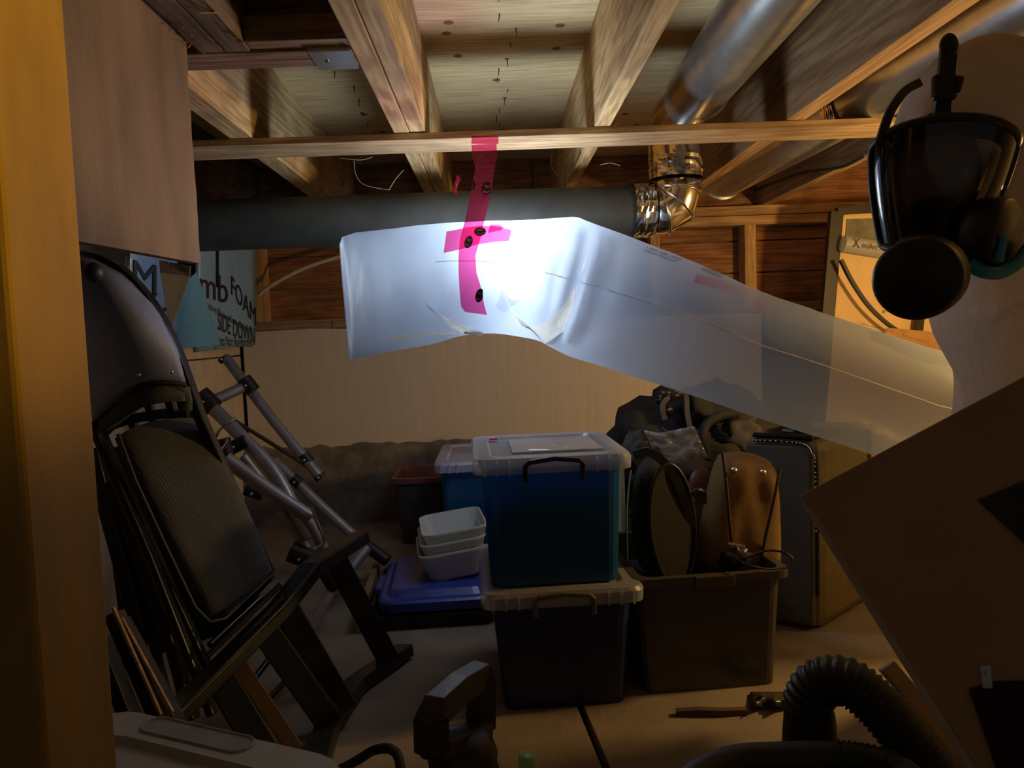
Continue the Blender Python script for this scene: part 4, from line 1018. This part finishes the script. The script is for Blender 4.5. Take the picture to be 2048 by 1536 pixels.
# black slatted frame lying on its side
fr = thing('slatted_chair_frame', 'black wooden slatted frame lying on its side, gleaming along its top rail', 'chair', gr(720, 1380))
upR = [at(318, 1462, 1.24), at(560, 1218, 1.50), at(622, 1138, 1.60), at(722, 1074, 1.80)]
loR = [gr(615, 1590, .02), gr(655, 1452, .02), gr(712, 1368, .02), gr(812, 1298, .02)]
part('side_rail', MB().sweep(upR, .05, .03, (0, .3, 1)), M['blackwood'], fr, bev=.004)
part('side_rail', MB().sweep(loR, .05, .03, (0, .3, 1)), M['blackwood'], fr, bev=.004)
part('shiny_edge', MB().sweep([p+V((.02, -.018, .014)) for p in upR[:3]], .0016, .0016), M['chrome'], fr, label='thin shiny edge')  # thin chrome strip along the edge of the upper rail
for a, b_ in (((668, 1112, 1.70), (778, 1322, 0)), ((560, 1195, 1.52), (690, 1420, 0)), ((515, 1240, 1.46), (662, 1450, 0)), ((430, 1340, 1.36), (560, 1560, 0))):
    p = at(*a); q = gr(b_[0], b_[1], .03); part('cross_slat', MB().bar(p, q, .022, .052, (1, .4, 0)), M['blackwood'], fr, bev=.003)
for a, b_ in (((528, 1222, 1.53), (668, 1432)), ((468, 1315, 1.42), (590, 1500))):
    p = at(*a); q = gr(b_[0], b_[1], .03); part('cross_slat', MB().bar(p, q, .016, .03, (1, .4, 0)), M['browncut'], fr, bev=.002, label='bare brown slat')
for a, b_ in (((470, 1408, 1.45), (560, 1290, 1.62)), ((500, 1440, 1.48), (590, 1340, 1.66)), ((420, 1290, 1.42), (520, 1196, 1.58)), ((590, 1330, 1.66), (625, 1290, 1.74))):
    part('spindle', MB().tube([at(*a), at(*b_)], .007, 10), M['blackmetal'], fr)

# grey tubular frame with clamps
gf = thing('tubular_frame', 'grey metal tube frame with black clamps leaning by the left wall', 'frame', gr(640, 1270))
def tubep(P_, r, m=M['tubegray'], name='tube'):
    return part(name, MB().tube(smooth_path([at(*p) for p in P_], 5), r, 14), m, gf)
tubep([(452, 716, 2.5), (545, 838, 2.42), (640, 955, 2.36)], .017)
tubep([(385, 812, 2.2), (440, 795, 2.32), (495, 770, 2.42)], .017)
tubep([(418, 808, 2.22), (478, 868, 2.18), (545, 940, 2.15), (590, 1020, 2.12), (622, 1075, 2.1)], .020)
tubep([(452, 918, 2.0), (540, 982, 2.0), (622, 1036, 2.0)], .020)
tubep([(590, 1010, 2.03), (625, 1055, 2.04), (655, 1112, 2.05)], .015)
tubep([(486, 912, 2.06), (512, 945, 2.07), (545, 985, 2.08)], .012)
tubep([(548, 922, 2.5), (640, 1010, 2.46), (722, 1085, 2.42)], .017)
tubep([(718, 1080, 2.43), (775, 1122, 2.4)], .021, M['rubber'], 'rubber_foot')
tubep([(560, 1020, 2.14), (592, 1060, 2.13), (612, 1100, 2.12)], .017)
tubep([(672, 1165, 2.1), (645, 1215, 2.06), (612, 1282, 2.02)], .016)
tubep([(640, 1120, 2.08), (655, 1150, 2.08), (670, 1175, 2.09)], .022, M['rubber'], 'joint')
tubep([(735, 1095, 2.3), (700, 1140, 2.25), (662, 1190, 2.2)], .016)
part('flat_bar', MB().sweep([at(470, 842, 2.2), at(540, 885, 2.25), at(602, 924, 2.33)], .006, .02, (0, 1, 0)), M['seam'], gf)
def clamp(u, v, Y, du_, dv_, r, l):
    c = at(u, v, Y); d = (at(u+du_, v+dv_, Y)-c).normalized()
    o = part('clamp', MB().tube([c-d*l/2, c+d*l/2], r, 14), M['rubber'], gf)
    part('clamp_bolt', MB().ball(c+V((.0, -r-.004, .0)), (.005,)*3, 8, 6), M['chrome'], o)
clamp(497, 770, 2.41, 60, 75, .024, .05); clamp(415, 802, 2.22, 60, 60, .028, .06); clamp(612, 918, 2.38, 60, 75, .022, .035); clamp(604, 1112, 2.1, 30, 12, .03, .07); clamp(472, 892, 2.16, 60, -30, .02, .07); clamp(450, 898, 2.12, 10, 40, .022, .06)
clamp(508, 985, 2.05, 30, 10, .016, .05); clamp(592, 962, 2.46, 50, 40, .02, .03); clamp(448, 718, 2.5, 60, 75, .019, .014); clamp(640, 953, 2.36, 60, 75, .019, .014)
for P_ in (((432, 872, 2.1), (438, 860, 2.08), (452, 848, 2.08), (472, 836, 2.1)), ((624, 1015, 1.98), (632, 1040, 1.98), (648, 1080, 1.98), (640, 1092, 1.99), (628, 1098, 2.0)), ((440, 902, 2.06), (450, 892, 2.06), (458, 880, 2.06))):
    part('wire_hook', MB().tube(smooth_path([at(*p) for p in P_]), .0045, 8), M['chrome'], gf)

# white storage lid at the bottom left
zl_ = .30
BL, BR = gr(228, 1410, zl_), gr(715, 1520, zl_)
lx = (BR-BL); wl_ = lx.length; lx.normalize(); ly = V((-lx.y, lx.x, 0))
oW = (BL+BR)/2-ly*.165; rzw = math.atan2(lx.y, lx.x)
t = thing('white_bin', 'milky white lidded bin in the bottom left corner', 'storage bin', V((oW.x, oW.y, 0)))
oW0 = V((oW.x, oW.y, 0))
binbox(t, oW0, rzw, wl_*.92, .30, zl_-.022, M['tub'], .88, .01, .003, .04)
L = [rr(wl_+.0, .33, .05, zl_-.03), rr(wl_+.004, .334, .05, zl_-.012), rr(wl_-.008, .322, .05, zl_), rr(wl_-.10, .215, .045, zl_+.001), rr(wl_-.112, .203, .045, zl_-.008)]
q = part('lid', MB().loft(put(L, oW0, rzw), False, True, False), M['lidwhite'], t)
# handle recess near the back edge
s0, s1 = gr(312, 1452, zl_), gr(478, 1490, zl_); sd_ = (s1-s0).normalized(); sn = V((-sd_.y, sd_.x, 0))
def slot(r, z): return [s0+V((0, 0, z))+(-sd_*math.sin(a)-sn*math.cos(a))*r for a in (math.pi*k/8 for k in range(9))]+[s1+V((0, 0, z))+(sd_*math.sin(a)+sn*math.cos(a))*r for a in (math.pi*k/8 for k in range(9))]
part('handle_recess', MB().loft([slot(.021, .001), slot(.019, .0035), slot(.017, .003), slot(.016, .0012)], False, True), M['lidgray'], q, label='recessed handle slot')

# ================================================================== NEAR FLOOR: TOOL, HOSES, CAP, CABLE
tl = thing('hand_tool', 'black tool with a D-shaped grip standing in the foreground', 'tool', gr(920, 1536)*0+V((at(925, 1500, .86).x, .86, 0)))
A, B_, C_, D = at(864, 1500, .80), at(862, 1428, .80), at(962, 1348, .95), at(962, 1462, .95)
part('grip', MB().sweep([A, B_+V((0, 0, -.006)), B_+(C_-B_)*.06, B_+(C_-B_)*.5+V((0, 0, .004)), C_-(C_-B_)*.04, C_+V((0, 0, -.01)), D], .034, .024, (1, -.9, 0)), M['rubber'], tl, bev=.004)
part('grip_base', MB().bar(A+(D-A)*.05+V((0, 0, .0)), D, .036, .026), M['rubber'], tl, bev=.004)
zb_ = at(925, 1485, .86).z; o_ = V((at(925, 1500, .87).x, .87, 0))
part('tool_body', MB().lathe([(.0001, 0), (.055, 0), (.055, .02), (.04, .03), (.04, zb_-.04), (.043, zb_-.02), (.037, zb_-.004), (.03, zb_+.004), (.0001, zb_+.006)], o_, (0, 0, 1), 28), M['black'], tl)
part('collar_ring', MB().lathe([(.041, zb_-.05), (.044, zb_-.047), (.044, zb_-.04), (.041, zb_-.037)], o_, (0, 0, 1), 28), M['rubber'], tl)
hs = thing('vacuum_hose', 'ribbed black hose arching over with a smooth cuff, right foreground', 'hose', V((at(1625, 1500, .92).x, .92, 0)))
c0_ = at(1622, 1440, .92)
part('hose_cuff', MB().tube([V((c0_.x, .92, 0)), V((c0_.x, .92, c0_.z-.05)), V((c0_.x-.002, .92, c0_.z-.02)), V((c0_.x-.002, .92, c0_.z+.012))], [.036, .036, .034, .031], 24), M['rubber'], hs)
hpth = smooth_path([at(1622, 1450, .92), at(1616, 1405, .92), at(1640, 1368, .915), at(1690, 1362, .90), at(1745, 1400, .88), at(1800, 1460, .86), at(1870, 1545, .84), at(1960, 1680, .82), at(2040, 1900, .80)], 22)
def ribbed(P, r0, r1, pitch):
    out, rad = [], []; acc = 0
    for i in range(len(P)-1):
        L_ = (P[i+1]-P[i]).length; n_ = max(1, int(L_/(pitch/4)))
        for k in range(n_):
            out.append(P[i].lerp(P[i+1], k/n_)); rad.append(r0+(r1-r0)*(.5+.5*math.cos(2*math.pi*acc/pitch))); acc += L_/n_
    return out, rad
pp, rr_ = ribbed(hpth, .0275, .0315, .008); part('hose', MB().tube(pp, rr_, 20), M['rubber'], hs)
h2 = thing('vacuum_hose', 'smooth black hose lying low behind the ribbed hose arch', 'hose', V((at(1500, 1536, 1.0).x, 1.0, 0)))
zz_ = .30
lowp = smooth_path([gr(1340, 1600, zz_), gr(1400, 1548, zz_), gr(1475, 1520, zz_), gr(1570, 1514, zz_), gr(1680, 1512, zz_)], 8)
lowp = smooth_path([V((lowp[0].x-.06, lowp[0].y-.12, .04)), V((lowp[0].x-.02, lowp[0].y-.06, .2)), lowp[0]], 6)[:-1]+lowp
part('hose_sleeve', MB().tube(lowp, .017, 16), M['rubber'], h2)
pp, rr_ = ribbed(smooth_path([gr(1680, 1512, zz_), gr(1740, 1520, zz_), gr(1800, 1545, zz_), gr(1850, 1600, zz_), gr(1870, 1720, zz_-.06), gr(1880, 1800, .06)], 14), .0155, .019, .006)
part('hose', MB().tube(pp, rr_, 16), M['rubber'], h2)
single('black_cable', MB().tube(smooth_path([gr(640, 1560, .01), gr(712, 1522, .03), gr(750, 1500, .06), gr(785, 1500, .07), gr(800, 1530, .05), gr(798, 1600, .01)], 8), .009, 10), M['rubber'], 'short loop of black cable on the floor left of the D-grip tool', 'cable')
gp = at(1054, 1516, 1.0)
t = thing('spray_bottle', 'pale green capped bottle at the bottom edge', 'bottle', V((gp.x, 1.0, 0)))
part('bottle', MB().lathe([(.0001, 0), (.026, 0), (.026, gp.z-.09), (.009, gp.z-.05), (.009, gp.z-.01)], (gp.x, 1.0, 0), (0, 0, 1), 18), M['green'], t)
part('cap', MB().lathe([(.010, gp.z-.03), (.0125, gp.z-.005), (.0125, gp.z+.004), (.0001, gp.z+.005)], (gp.x, 1.0, 0), (0, 0, 1), 18), M['green'], t)
